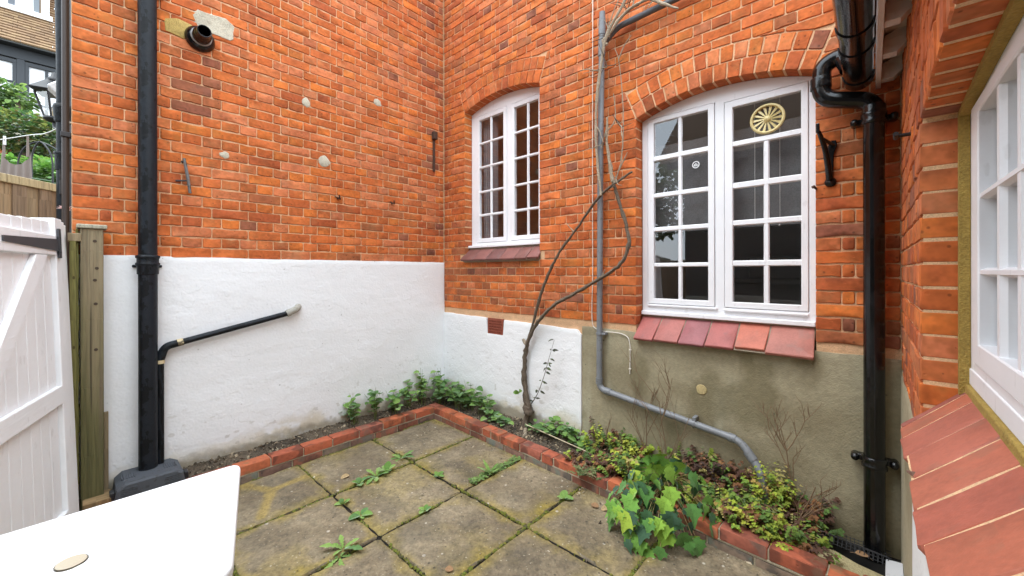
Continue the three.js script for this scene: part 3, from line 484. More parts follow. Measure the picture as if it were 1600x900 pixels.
{
  const rows = [[1.278, 1.507], [1.536, 1.764], [1.797, 2.01], [2.045, 2.278], [2.316, 2.556]];
  sash(win2, 2.29, 2.742, 1.241, 2.589, [[2.334, 2.503], [2.533, 2.703]], rows, -0.094, -0.112);
  sash(win2, 2.803, 3.242, 1.241, 2.572, [[2.85, 3.018], [3.05, 3.208]], [[1.277, 1.507], [1.544, 1.766], [1.802, 2.004], [2.045, 2.275], [2.312, 2.53]], -0.096, -0.114, true);
  part('sill_board', bx(2.248, 3.276, 1.158, 1.186, -0.13, -0.07, 0.005), M.white, win2);
  part('drip_mould', bx(2.29, 2.76, 1.222, 1.236, -0.1, -0.082, 0.004), M.white, win2); part('drip_mould', bx(2.8, 3.244, 1.216, 1.23, -0.1, -0.082, 0.004), M.white, win2);
  // round cream ventilator in the top pane
  const vx = 3.04, vy = 2.408, zv = -0.11, R = 0.09, gs = [lz([[R - 0.014, 0], [R, 0], [R + 0.003, 0.01], [R - 0.004, 0.018], [R - 0.014, 0.016], [R - 0.014, 0]], vx, vy, zv, 40), lz([[0, 0.02], [0.016, 0.017], [0.02, 0.006], [0.02, 0], [0, 0]], vx, vy, zv, 20)];
  part('vent', gs, M.cream, win2);
  for (let i = 0; i < 14; i++) { const a = i / 14 * Math.PI * 2, s = poly([[0.018, -0.0035], [R - 0.012, -0.008], [R - 0.012, 0.008], [0.018, 0.0035]]); const g = ext(s, 0.004, 0.004); g.rotateX(0.28); g.rotateZ(a); g.translate(vx, vy, zv); part('vent_blade', g, M.cream, win2); }
  // round white sticker with a leafy emblem and a ring of print
  const cv = document.createElement('canvas'); cv.width = cv.height = 128; const c = cv.getContext('2d'); c.fillStyle = '#f4f4f4'; c.beginPath(); c.arc(64, 64, 63, 0, 7); c.fill(); c.fillStyle = '#4a4a4c'; c.beginPath(); c.arc(64, 64, 50, 0, 7); c.fill(); c.fillStyle = '#f4f4f4';
  for (const [x, y, rr] of [[64, 50, 18], [44, 60, 14], [84, 60, 14]]) { c.beginPath(); c.moveTo(x, y - rr); c.quadraticCurveTo(x + rr, y, x, y + rr); c.quadraticCurveTo(x - rr, y, x, y - rr); c.fill(); } c.fillRect(22, 74, 84, 9); c.fillRect(34, 88, 60, 5);
  const ct = new THREE.CanvasTexture(cv); ct.colorSpace = THREE.SRGBColorSpace; const st = new THREE.CircleGeometry(0.024, 28); st.translate(2.622, 2.205, -0.1085); part('sticker', st, std([0.9, 0.9, 0.9], { map: ct, roughness: 0.6 }), win2);
}
// sloping tile sills
function tileSill(parent, xs, top, bot, mats, order, z0, z1, thick, seed) {
  const r = rng(seed), dz = z1 - z0, dy = bot - top, L = Math.hypot(dz, dy), ang = Math.atan2(-dy, dz);
  for (let i = 0; i < xs.length - 1; i++) {
    const a = xs[i][0], b = xs[i + 1][0], c = xs[i + 1][1], d = xs[i][1], g0 = 0.003; // bottom (front) and top x
    const g = block([[a + g0, -L], [b - g0, -L], [c - g0, 0], [d + g0, 0]], thick, 0.004, seed + i * 3, 0.002, 0.4); g.rotateZ((r() - 0.5) * 0.01); g.rotateX(-Math.PI / 2 + ang); 
    const m = part('sill_tile', g, mats[order[i]], parent); m.position.set(0, top + (r() - 0.5) * 0.004, z0);
  }
}
tileSill(win2, [[2.246, 2.25], [2.388, 2.4], [2.556, 2.565], [2.72, 2.728], [2.888, 2.892], [3.05, 3.06], [3.283, 3.272]], 1.152, 1.008, M.tiles, [0, 1, 2, 3, 4, 5], -0.1, 0.062, 0.02, 51);
tileSill(win1, [[0.33, 0.33], [0.53, 0.53], [0.72, 0.72], [0.9, 0.9], [1.09, 1.09], [1.23, 1.23], [1.365, 1.352]], 1.712, 1.6, [[0.2, 0.075, 0.06], [0.24, 0.09, 0.075], [0.17, 0.068, 0.06]].map((c) => phy(c, { map: rep(tileTex, 2.2), bumpMap: rep(gritBump, 3), bumpScale: 0.0012, roughness: 0.6 })), [0, 1, 2, 1, 0, 1], -0.075, 0.055, 0.02, 71);
function sillBed(x0, x1, top, bot, z0, z1) { const s = poly([[z0 - 0.05, top - 0.006], [z0 + 0.004, top - 0.006], [z1 - 0.016, bot - 0.012], [z1 - 0.03, bot - 0.022], [0.002, bot - 0.03], [z0 - 0.05, bot - 0.03]]); const g = new THREE.ExtrudeGeometry(s, { depth: x1 - x0, bevelEnabled: false }); g.rotateY(-Math.PI / 2); g.translate(x1, 0, 0); return uvm(g); }
part('sill_bed', [sillBed(2.252, 3.274, 1.152, 1.008, -0.1, 0.062), bx(2.25, 3.274, 1.146, 1.158, -0.13, -0.094, 0)], M.mortarGrey, win2);
part('sill_bed', [sillBed(0.358, 1.338, 1.712, 1.6, -0.075, 0.055), bx(0.355, 1.34, 1.706, 1.722, -0.2, -0.07, 0)], M.mortarGrey, win1);

// rooms behind the two windows
function room(x0, x1, y0, y1, z0, z1, mat, floor) { const t = 0.06; part('room', [bx(x0 - t, x1 + t, y0, y1, z0 - t, z0, 0), bx(x0 - t, x0, y0, y1, z0, z1, 0), bx(x1, x1 + t, y0, y1, z0, z1, 0), bx(x0 - t, x1 + t, y0 - t, y0, z0 - t, z1, 0), bx(x0 - t, x1 + t, y1, y1 + t, z0 - t, z1, 0)], mat, backWall); }
const roomMat = std([0.3, 0.24, 0.19]), roomMat2 = std([0.5, 0.48, 0.46]);
room(-0.1, 1.72, 0.6, 3.5, -2.6, -0.27, roomMat); room(1.85, 3.75, 0.6, 3.0, -2.2, -0.27, roomMat2);
{
  const t = thing('roller_blind', 'grey roller blind half drawn behind the wide window', 'blind');
  part('blind_cloth', bx(2.27, 3.26, 1.78, 2.42, -0.235, -0.231, 0), std([0.17, 0.166, 0.172], { map: rep(grit, 2) }), t); part('bottom_rail', bx(2.27, 3.26, 1.765, 1.782, -0.24, -0.226, 0.003), std([0.13, 0.13, 0.13]), t);
  for (const [x, y] of [[2.955, 1.8], [3.09, 1.77]]) part('pull_cord', [strand([[x, 2.62, -0.2], [x, y, -0.2]], [0.0022, 0.0022], 6), lz([[0, 0], [0.004, 0], [0.006, 0.02], [0, 0.02]], x, y - 0.01, -0.2, 10)], std([0.5, 0.48, 0.46]), t);
  const s = solo('shelf_unit', [bx(2.4, 3.5, 0.66, 1.36, -2.0, -1.7, 0.01), bx(2.35, 3.55, 1.36, 1.4, -2.05, -1.65, 0.005), bx(2.6, 3.1, 1.4, 1.62, -1.95, -1.75, 0.02)], std([0.3, 0.28, 0.25]), 'pale low cupboard dimly seen inside the room behind the wide window', 'cupboard');
  const cg = [], pts = []; for (let i = 0; i <= 26; i++) { const x = 0.43 + i * 0.0075; pts.push([x, -0.2 - 0.02 * Math.sin(i * 1.5)]); } const sh = new THREE.Shape(); pts.forEach((p, i) => (i ? sh.lineTo(p[0], p[1]) : sh.moveTo(p[0], p[1]))); [...pts].reverse().forEach((p) => sh.lineTo(p[0], p[1] - 0.006)); sh.closePath(); const g = new THREE.ExtrudeGeometry(sh, { depth: 1.6, bevelEnabled: false }); g.rotateX(Math.PI / 2); g.translate(0, 3.2, 0); for (let i = 0, p = g.attributes.position; i < p.count; i++) p.setZ(i, p.getZ(i)); cg.push(uvm(g));
  solo('curtain', cg, std([0.22, 0.22, 0.23]), 'grey curtain hanging inside the narrower arched window, at its left edge', 'curtain');
  const lt = thing('table_lamp', 'pale shaded table lamp seen through the narrower arched window', 'lamp', null, [0.5, 1.5, -1.1]); part('lamp_shade', lathe([[0.11, 0.38], [0.16, 0.16], [0.155, 0.16], [0.105, 0.38], [0.11, 0.38]], 20), std([0.5, 0.45, 0.36]), lt); part('lamp_base', lathe([[0, 0], [0.07, 0], [0.075, 0.01], [0.03, 0.05], [0.05, 0.1], [0.015, 0.15], [0.012, 0.3], [0, 0.3]], 16), std([0.3, 0.27, 0.2]), lt); part('side_table', bx(-0.25, 0.25, -0.03, 0, -0.2, 0.2, 0.005), std([0.12, 0.07, 0.04]), lt);
}

// ---- right wall: local x = world z, z outwards (world -x)
const W3 = { x0: 1.012, x1: 2.72, bottom: 0.93, spring: 1.938, crown: 1.975, ring: 0.215, rings: 2, n: 22, joint: 0.012 };
const rightWall = thing('brick_wall', 'brick wall at the right edge with an arched white window seen at a glancing angle', 'brick wall', null, [3.62, 0, 0], -Math.PI / 2);
wallBody(rightWall, 0.0, 3.6, 0, 3.0, [W3], 0.24, M.mortarPale);
brickwork(rightWall, { u0: 0.006, u1: 3.55, k0: -9, k1: 12, y0: 1.57, parity: 0, ql: 0, qr: 0, seed: 21, openings: [W3], deep: 0.08, skip: (x, y) => y < 0.96 - 0.02 * x || x > 2.9, tone: (x, y, r) => pick(r, [3, 2, 3, 1, 4, 1, 5, 2]) });
part('cream_render', [sheet(0.001, 1.2, 0.0, (x) => 0.985 - 0.045 * x, 0.003, 40, 40, (x, y) => 0.004 * (fbm(x * 4, y * 3, 4, 197) - 0.5)), bx(1.195, 2.8, 0.0, 0.92, -0.02, 0.002, 0)], M.creamWall, rightWall);
part('white_paint', sheet(0.82, 2.8, 0.0, 0.91, 0.0095, 60, 20, (x, y) => 0.003 * (fbm(x * 4, y * 3, 4, 199) - 0.5)), M.washBack, rightWall);
const win3 = new THREE.Group(); win3.name = 'window'; rightWall.add(win3); win3.userData.label = 'white casement window in the right wall';
W3.arc ||= arcOf(W3);
frame(win3, W3, [[1.078, 1.225, 1.75, 1.925], [1.81, 1.225, 2.66, 1.925]], -0.1, 1.148);
{
  const rows = [[1.285, 1.462], [1.484, 1.66], [1.682, 1.89]];
  sash(win3, 1.081, 1.747, 1.228, 1.922, [[1.17, 1.342], [1.375, 1.51], [1.545, 1.69]], rows, -0.094, -0.125);
  sash(win3, 1.813, 2.657, 1.228, 1.922, [[1.87, 2.07], [2.1, 2.3], [2.33, 2.6]], rows, -0.094, -0.125);
  part('sill_board', bx(1.016, 2.716, 1.152, 1.2, -0.125, -0.0965, 0.004), M.white, win3);
}
{ // ochre mortar fillet between brick reveal and frame, along jamb and arch soffit
  const { cx, cy, R, a0 } = W3.arc, s = new THREE.Shape(), pts = [[1.008, 0.98], [1.03, 0.98]]; for (let i = 0; i <= 16; i++) { const t = -a0 * 0.975 + 1.95 * a0 * i / 16; pts.push([cx + (R - 0.02) * Math.sin(t), cy + (R - 0.02) * Math.cos(t)]); } for (let i = 16; i >= 0; i--) { const t = -a0 + 2 * a0 * i / 16; pts.push([cx + (R + 0.004) * Math.sin(t), cy + (R + 0.004) * Math.cos(t)]); }
  part('mortar_fillet', [ext(poly(pts), 0.022, -0.099), bx(1.012, 2.71, 1.11, 1.152, -0.14, -0.088, 0.008)], M.ochre, win3);
}
{ // red tile sill: tiles slope from the frame out past the wall face
  const zs = [1.0, 1.045, 1.139, 1.297, 1.451, 1.601, 1.747, 1.9, 2.06, 2.22, 2.38, 2.55, 2.74];
  tileSill(win3, zs.map((z, i) => [z, Math.max(1.008, z)]), 1.137, 0.993, M.tilesRight, [2, 0, 1, 3, 4, 5, 0, 3, 1, 4, 0, 2], -0.096, 0.047, 0.03, 81);
  const L = Math.hypot(0.143, 0.144), ang = Math.atan2(0.144, 0.143), g = bx(1.004, 2.735, -L + 0.004, -0.002, -0.034, -0.0022, 0); g.rotateX(-Math.PI / 2 + ang); g.translate(0, 1.137, -0.096); part('sill_joints', g, M.mortarPale, win3);
}
room3();
function room3() { const t = 0.06; part('room', [bx(0.6, 3.2, 0.6, 2.4, -1.9, -1.84, 0), bx(0.54, 0.6, 0.6, 2.4, -1.9, -0.25, 0), bx(3.2, 3.26, 0.6, 2.4, -1.9, -0.25, 0), bx(0.54, 3.26, 0.54, 0.6, -1.9, -0.25, 0), bx(0.54, 3.26, 2.4, 2.46, -1.9, -0.25, 0)], roomMat2, rightWall); }

// ---- eaves over the right wall: rafter feet, fascia, half-round gutter with its outlet pipe
const eaves = thing('roof_eaves', 'white painted rafter feet and fascia of the low eaves above the right wall', 'eaves');
for (let i = 0; i < 10; i++) { const z = 0.06 + i * 0.3, s = poly([[3.548, 2.405], [3.592, 2.405], [3.622, 2.435], [3.622, 2.52], [3.55, 2.48]]); part('rafter_foot', ext(s, 0.05, z, 0.002), M.whiteEaves, eaves); }
part('fascia_board', bx(3.528, 3.547, 2.4, 2.56, 0.005, 3.5, 0.002), M.whiteEaves, eaves);
part('soffit_board', bx(3.549, 3.9, 2.5, 2.515, 0.005, 3.5, 0.0), M.whiteEaves, eaves);
{ const gs = []; for (let k = 0; k < 14; k++) { const g = bx(0, 0.13, -0.012, 0.0, 0.01, 3.5, 0); g.rotateZ(0.62); g.translate(3.47 + k * 0.1 * Math.cos(0.62), 2.6 + k * 0.1 * Math.sin(0.62) + 0.006, 0); gs.push(g); } part('roof_tiles', gs, std([0.2, 0.11, 0.075], { map: rep(tileTex, 3), roughness: 0.9 }), eaves, 'stuff'); }
const gutter = thing('rain_gutter', 'black half round rain gutter running under the right eaves', 'gutter');
{
  const half = (r, z0, z1, t) => { const s = new THREE.Shape(); s.absarc(0, 0, r, Math.PI, 2 * Math.PI, false); s.lineTo(r - t, 0); s.absarc(0, 0, r - t, 2 * Math.PI, Math.PI, true); s.closePath(); const g = new THREE.ExtrudeGeometry(s, { depth: z1 - z0, bevelEnabled: false, curveSegments: 20 }); g.translate(3.462, 2.472, z0); return uvm(g); };
  part('channel', half(0.058, 0.03, 3.4, 0.004), M.blackGloss, gutter); for (const [a, b] of [[0.03, 0.1], [0.42, 0.455], [0.62, 0.655]]) part('union_clip', half(0.063, a, b, 0.005), M.blackGloss, gutter);
  part('stop_end', half(0.0625, 0.022, 0.032, 0.06), M.blackGloss, gutter);
}
const down = thing('downpipe', 'glossy black rain downpipe with swan neck in the right corner', 'downpipe');
part('pipe', pipe([[3.43, 2.5, 0.12], [3.4, 2.59, 0.09], [3.318, 2.56, 0.085], [3.312, 2.385, 0.085], [3.52, 2.325, 0.075], [3.52, 2.2, 0.075], [3.52, 0.05, 0.075]], 0.041, 0.07, 22), M.blackGloss, down);
for (const y of [2.235, 0.525]) { part('bracket', [lathe([[0.042, -0.028], [0.05, -0.026], [0.05, -0.012], [0.046, -0.008], [0.046, 0.008], [0.05, 0.012], [0.05, 0.026], [0.042, 0.028]], 24).translate(3.52, y, 0.075), bx(3.44, 3.6, y - 0.016, y + 0.016, 0.008, 0.05, 0.006), lz([[0, 0.06], [0.016, 0.056], [0.018, 0.04], [0.018, 0], [0, 0]], 3.447, y, 0.012, 14), lz([[0, 0.06], [0.016, 0.056], [0.018, 0.04], [0.018, 0], [0, 0]], 3.593, y, 0.012, 14)], M.blackGloss, down); }
for (const [x, y, z] of [[3.313, 2.47, 0.085], [3.52, 2.27, 0.075]]) part('socket', lathe([[0.041, -0.03], [0.046, -0.028], [0.046, 0.026], [0.041, 0.03]], 24).translate(x, y, z), M.blackGloss, down);

// ---------------------------------------------------------------- ground: earth sheet, paving, soil bed, brick edging
{ const g = new THREE.PlaneGeometry(60, 60, 1, 1); g.rotateX(-Math.PI / 2); g.translate(0, -0.05, 0); structure('ground', uvm(g), M.ground); }
const patio = new THREE.Group(); patio.name = 'patio'; patio.userData.kind = 'structure'; scene.add(patio);
part('joint_bed', bx(0.2, 3.61, -0.04, -0.013, 0.3, 4.9, 0), std([0.085, 0.07, 0.03], { map: rep(soilTex, 1.5), bumpMap: rep(gritBump, 3), bumpScale: 0.01, roughness: 1 }), patio);
const onFloor = (g) => { g.rotateX(-Math.PI / 2); return g; }; // outlines drawn as (x, -z)
{
  const r = rng(61), zs = [0.29, ...GZ.slice(1), 4.04, 4.65];
  for (let i = 0; i < GX.length; i++) for (let j = 0; j < zs.length - 1; j++) {
    const x0 = GX[i], x1 = i < GX.length - 1 ? GX[i + 1] : 3.6, z0 = zs[j], z1 = zs[j + 1], g = 0.007, q = () => (r() - 0.5) * 0.008, e = 0.005;
    const pts = [[x0 + g + q(), -z1 + g + q()], [x1 - g + q(), -z1 + g + q()], [x1 - g + q(), -z0 - g + q()], [x0 + g + q(), -z0 - g + q()]];
    const P = []; pts.forEach((p, k) => { const s = pts[(k + 1) % 4]; P.push(p); for (const t of [0.25, 0.5, 0.75]) { const dx = s[0] - p[0], dy = s[1] - p[1], L = Math.hypot(dx, dy), o = (r() - 0.35) * 0.007; P.push([mix(p[0], s[0], t) - dy / L * o, mix(p[1], s[1], t) + dx / L * o]); } });
    const b = onFloor(block(P, 0.04, 0.009, 300 + i * 10 + j, 0.004, 1.2)); b.rotateX((r() - 0.5) * e); b.rotateZ((r() - 0.5) * e); b.translate(0, (r() - 0.5) * 0.006, 0); 
    part('paving_slab', uvm(b), M.slab, patio);
  }
}
// moss and algae lines in the joints
{
  const base = new THREE.IcosahedronGeometry(1, 0), r = rng(71), N = 5200, im = new THREE.InstancedMesh(base, std([1, 1, 1], { roughness: 1 }), N), m = new THREE.Matrix4(), q = new THREE.Quaternion(), c = new THREE.Color(); let n = 0;
  while (n < N) {
    const along = r() < 0.5, gi = Math.floor(r() * 5), L = r(); let x = along ? GX[gi] : mix(0.27, 3.5, L), z = along ? mix(0.3, 3.0, L) : GZ[gi]; if (fbm(x * 4 + gi * 3, z * 4, 3, 77) < 0.44) { if (r() < 0.93) continue; }
    const w = (r() + r() - 1) * 0.008; if (along) x += w; else z += w; const s = 0.0025 + 0.0045 * r();
    m.compose(V(x, -0.009 + r() * 0.006, z), q.setFromEuler(new THREE.Euler(r() * 6, r() * 6, r() * 6)), V(s * 1.7, s * 0.9, s * 1.7)); im.setMatrixAt(n, m);
    const k = r(); c.setRGB(...mix3(mix3([0.1, 0.125, 0.014], [0.16, 0.15, 0.025], k), [0.06, 0.05, 0.03], r() < 0.3 ? 0.8 : 0)); im.setColorAt(n, c); n++;
  }
  im.name = 'joint_moss'; im.userData.kind = 'stuff'; im.userData.label = 'green moss in the joints between the paving slabs'; im.userData.category = 'moss'; scene.add(im);
}
const soilY = (x, z) => { const d = Math.min(x, z); return 0.082 + 0.05 * sm(0.14, 0, d) + 0.03 * (fbm(x * 7, z * 7, 4, 83) - 0.5) + 0.012 * (fbm(x * 30, z * 30, 3, 87) - 0.5) - (x > 2.9 ? 0.03 * sm(2.9, 3.3, x) : 0); };
{
  const mk = (x0, x1, z0, z1, nx, nz) => { const g = new THREE.PlaneGeometry(x1 - x0, z1 - z0, nx, nz); g.rotateX(-Math.PI / 2); g.translate((x0 + x1) / 2, 0, (z0 + z1) / 2); const p = g.attributes.position; for (let i = 0; i < p.count; i++) p.setY(i, soilY(p.getX(i), p.getZ(i))); g.computeVertexNormals(); const uv = g.attributes.uv; for (let i = 0; i < p.count; i++) uv.setXY(i, p.getX(i), p.getZ(i)); return g; };
  structure('soil', [mk(-0.005, 3.36, -0.005, 0.29, 240, 28), mk(-0.005, 0.22, 0.29, 2.76, 18, 170)], M.soil);
  // litter on the soil: grit, bark, dry leaf scraps
  const r = rng(91), N = 2600, im = new THREE.InstancedMesh(new THREE.TetrahedronGeometry(1, 1), std([1, 1, 1], { roughness: 1 }), N), m = new THREE.Matrix4(), q = new THREE.Quaternion(), c = new THREE.Color();
  for (let n = 0; n < N; n++) { const left = r() < 0.38, x = left ? r() * 0.15 : 0.02 + r() * 3.2, z = left ? 0.3 + r() * 2.2 : r() * 0.32, s = 0.003 + 0.008 * r() ** 3; m.compose(V(x, soilY(x, z) + s * 0.3, z), q.setFromEuler(new THREE.Euler(r() * 6, r() * 6, r() * 6)), V(s * (1 + r()), s * 0.5, s * (1 + 2 * r()))); im.setMatrixAt(n, m); c.setRGB(...mix3([0.05, 0.035, 0.02], [0.42, 0.33, 0.22], r() ** 1.7)); im.setColorAt(n, c); }
  im.name = 'soil_litter'; im.userData.kind = 'stuff'; im.userData.label = 'grit and dry scraps scattered over the soil bed'; im.userData.category = 'litter'; scene.add(im);
  // crumbs and pale grit lying on the paving
  const N2 = 420, im2 = new THREE.InstancedMesh(new THREE.TetrahedronGeometry(1, 1), std([1, 1, 1], { roughness: 1 }), N2);
  for (let n = 0; n < N2; n++) { const edge = r() < 0.55, x = 0.3 + r() * 3.0, z = edge ? 0.37 + r() ** 2 * 0.3 + 0.03 * x : 0.4 + r() * 2.2, s = 0.0015 + 0.005 * r() ** 3; m.compose(V(x, 0.002 + s * 0.4, z), q.setFromEuler(new THREE.Euler(r() * 6, r() * 6, r() * 6)), V(s * (1 + r()), s * 0.5, s * (1 + 2 * r()))); im2.setMatrixAt(n, m); c.setRGB(...mix3([0.04, 0.03, 0.02], [0.5, 0.42, 0.3], r())); im2.setColorAt(n, c); }
  im2.name = 'paving_litter'; im2.userData.kind = 'stuff'; im2.userData.label = 'crumbs and pale grit lying on the paving'; im2.userData.category = 'litter'; scene.add(im2);
}
// low edging of two brick courses round the bed
const edgeTones = [[0.46, 0.115, 0.05], [0.4, 0.1, 0.048], [0.5, 0.135, 0.055], [0.36, 0.105, 0.062]].map((c) => std(c, { map: grimeMap, bumpMap: brickBump, bumpScale: 0.004, roughness: 0.85 }));
const edgeLow = [[0.26, 0.09, 0.05], [0.3, 0.11, 0.065], [0.22, 0.12, 0.085], [0.24, 0.17, 0.12]].map((c) => std(c, { map: grimeMap, bumpMap: brickBump, bumpScale: 0.005, roughness: 0.95 }));
M.edgeMortar = std([0.42, 0.36, 0.26], { map: rep(grit, 3), bumpMap: rep(gritBump, 3), bumpScale: 0.006, roughness: 0.97 });
function edging(label, pos, ry, L, seed, first, skipLow) {
  const t = thing('brick_edging', label, 'brick edging', 'low brick edging round the soil bed', pos, ry), r = rng(seed), W = 0.1; let x = 0, i = 0;
  const row = (y0, h, mats, x, n) => { let k = 0; while (x < L - 0.02) { const w = Math.min(k === 0 && n ? n : mats === edgeTones && r() < 0.14 ? 0.115 : 0.225, L - x), a = x + 0.004, b = x + w - 0.004, o = (r() - 0.5) * 0.004; if (b - a > 0.03) { const g = onFloor(block([[a, -W + o], [b, -W + o], [b, o], [a, o]], h, 0.004, Math.floor(r() * 9999), 0.002, 0.6)); g.rotateZ((r() - 0.5) * 0.006); g.translate(0, y0 + h + (r() - 0.5) * 0.004, 0); part('brick', g, mats[Math.floor(r() * mats.length)], t); } x += w; k++; } };
  row(0.055, 0.062, edgeTones, 0, first); row(-0.012, 0.06, edgeLow, 0, 0.12);
  part('mortar', [bx(0.002, L, -0.03, 0.105, 0.006, W - 0.006, 0), bx(0.0, L, 0.0465, 0.0565, 0.001, W - 0.0005, 0.002)], M.edgeMortar, t);
  return t;
}
edging('low red brick edging along the back of the paving below the windows', [0.261, 0, 0.232], -0.046, 3.3, 13, 0.17); // local z 0.1 faces the paving
edging('low red brick edging along the left side of the paving below the white wall', [0.158, 0, 2.66], Math.PI / 2, 2.43, 17, 0.2);
// damp gully at the foot of the black downpipe
{
  const t = thing('drain_gully', 'concrete lipped drain gully with black mesh at the foot of the downpipe', 'drain');
  const g = onFloor(block([[3.2, -0.36], [3.61, -0.36], [3.61, -0.28], [3.36, -0.2], [3.22, -0.2]], 0.06, 0.01, 5, 0.006, 1)); g.translate(0, 0.085, 0); part('concrete_lip', g, std([0.42, 0.36, 0.2], { map: rep(grit, 2), bumpMap: rep(gritBump, 2), bumpScale: 0.01 }), t);
  const bars = []; for (let i = 0; i < 17; i++) { const x = 3.3 + i * 0.0165; bars.push(strand([[x, 0.1, 0.19 + (i - 8) * 0.002], [x + 0.004, 0.135, 0.17 + (i - 8) * 0.002]], [0.0016, 0.0016], 5), strand([[x, 0.1, 0.19 + (i - 8) * 0.002], [x - 0.004, 0.1, 0.05]], [0.0016, 0.0016], 5)); } for (let j = 0; j < 5; j++) bars.push(strand([[3.29, 0.101, 0.06 + j * 0.028], [3.58, 0.101, 0.065 + j * 0.032]], [0.0016, 0.0016], 5)); bars.push(strand([[3.3, 0.135, 0.155], [3.57, 0.135, 0.19]], [0.002, 0.002], 5)); part('wire_mesh', bars, M.black, t);
  part('gully_floor', bx(3.22, 3.62, 0.02, 0.045, 0.0, 0.3, 0), std([0.04, 0.034, 0.026], { map: rep(soilTex, 2) }), t);
  const sgn = onFloor(block([[3.555, -0.33], [3.615, -0.36], [3.617, -0.17], [3.56, -0.18]], 0.012, 0.003, 9, 0.002)); sgn.rotateZ(0.02); sgn.translate(0, 0.05, 0); solo('plastic_offcut', sgn, std([0.55, 0.55, 0.56], { map: rep(paintTex, 2) }), 'pale grey flat offcut lying in the corner by the drain mesh', 'offcut');
}

// ---------------------------------------------------------------- pipes and ironwork on the walls
{
  const t = thing('soil_pipe', 'thick black cast iron soil pipe running down the left wall', 'soil pipe'), x = 0.078, z = 2.433, up = strand([[x, 4.9, z], [x, 4.0, z], [x, 3.2, z + 0.001], [x, 2.4, z], [x, 1.565, z]], [0.046, 0.046, 0.0465, 0.0462, 0.046], 26, true, 0.03, 5), lo = strand([[x, 1.57, z], [x, 0.9, z], [x, 0.16, z]], [0.047, 0.0465, 0.047], 26, true, 0.04, 7);
  part('pipe', [up, lo], M.ironPipe, t);
  const collar = (y) => { const c = lathe([[0.046, -0.085], [0.053, -0.08], [0.054, -0.03], [0.06, -0.025], [0.06, -0.012], [0.054, -0.006], [0.054, 0.018], [0.06, 0.022], [0.06, 0.036], [0.046, 0.042]], 28); c.translate(x, y, z); return c; };
  part('socket_collar', collar(1.545), M.ironPipe, t); part('socket_collar', collar(3.36), M.ironPipe, t);
  part('fixing_ear', bx(0.004, 0.024, 1.506, 1.524, z - 0.075, z + 0.07, 0.005), M.ironPipe, t); part('fixing_ear', bx(0.004, 0.03, 3.3, 3.33, z - 0.09, z + 0.085, 0.006), M.ironPipe, t);
}
{
  const t = thing('waste_pipe', 'slim black waste pipe sloping across the white wall then dropping beside the soil pipe', 'waste pipe');
  part('pipe', pipe([[0.055, 1.146, 1.6], [0.055, 0.985, 2.35], [0.055, 0.93, 2.373], [0.055, 0.16, 2.373]], 0.0205, 0.05, 18), M.ironPipe, t);
  part('elbow', pipe([[0.055, 1.0, 2.28], [0.055, 0.985, 2.35], [0.055, 0.9, 2.373], [0.055, 0.88, 2.373]], 0.0235, 0.05, 18), M.ironPipe, t);
  const ring = (a, b, r, m, n) => part(n, strand([a, b], [r, r], 18), m, t), chip = std([0.62, 0.5, 0.3], { map: rep(ironTex, 5), roughness: 0.8 });
  ring([0.055, 1.006, 2.255], [0.055, 1.0, 2.285], 0.0242, chip, 'worn_joint'); ring([0.055, 0.9, 2.373], [0.055, 0.877, 2.373], 0.0242, chip, 'worn_joint');
  part('coupling', pipe([[0.055, 1.143, 1.615], [0.056, 1.172, 1.545], [0.03, 1.186, 1.52], [0.0, 1.19, 1.51]], 0.026, 0.03, 18), M.greyCoupling, t); ring([0.055, 1.146, 1.607], [0.055, 1.151, 1.588], 0.0285, M.greyCoupling, 'coupling_ring');
}
{
  const t = thing('drain_cover_box', 'dark grey plastic drain guard box round the foot of the black pipes', 'drain guard', null, [0.0, 0.1, 2.43]);
  const s = poly([[-0.165, 0], [0.165, 0], [0.15, 0.1], [0.11, 0.125], [-0.12, 0.125], [-0.155, 0.095]]); const g = ext(s, 0.25, 0, 0.01); g.rotateY(Math.PI / 2); g.scale(1, 1, 1); part('box', g, M.greyBox, t);
  for (const z of [-0.095, 0.1]) { for (let i = 0; i < 6; i++) part('vent_rib', bx(0.1, 0.17, 0.1235, 0.1285, z - 0.03 + i * 0.011, z - 0.025 + i * 0.011, 0), M.greyBox, t); for (let i = 0; i < 5; i++) part('vent_rib', bx(0.2485, 0.2535, 0.05 + i * 0.011, 0.055 + i * 0.011, z - 0.035, z + 0.035, 0), M.greyBox, t); }
  for (const s2 of [-1, 1]) part('clip', bx(0.14, 0.2, 0.03, 0.075, s2 * 0.17 - 0.012, s2 * 0.17 + 0.012, 0.006), M.black, t);
}
{
  const t = thing('flue_terminal', 'round black boiler flue terminal poking out of the brick wall', 'flue', null, [0, 3.118, 2.153], Math.PI / 2);
  part('wall_flange', lz([[0.045, 0.0], [0.084, 0.0], [0.087, 0.008], [0.076, 0.034], [0.056, 0.05], [0.045, 0.05]], 0, 0, 0.003, 36), M.blackGloss, t);
  part('tube', lz([[0.037, 0.0], [0.054, 0.0], [0.054, 0.085], [0.047, 0.09], [0.046, 0.112], [0.042, 0.116], [0.04, 0.15], [0.036, 0.15], [0.036, 0.0]], 0, 0, 0, 32), M.blackGloss, t);
  part('seal_ring', lz([[0.054, 0.046], [0.061, 0.048], [0.061, 0.054], [0.054, 0.056]], 0, 0, 0, 32), std([0.3, 0.28, 0.26], { roughness: 0.4 }), t);
  part('inner_cone', lz([[0, 0.06], [0.02, 0.06], [0.03, 0.03], [0.037, 0.02]], 0, 0, 0, 20), M.black, t);
}
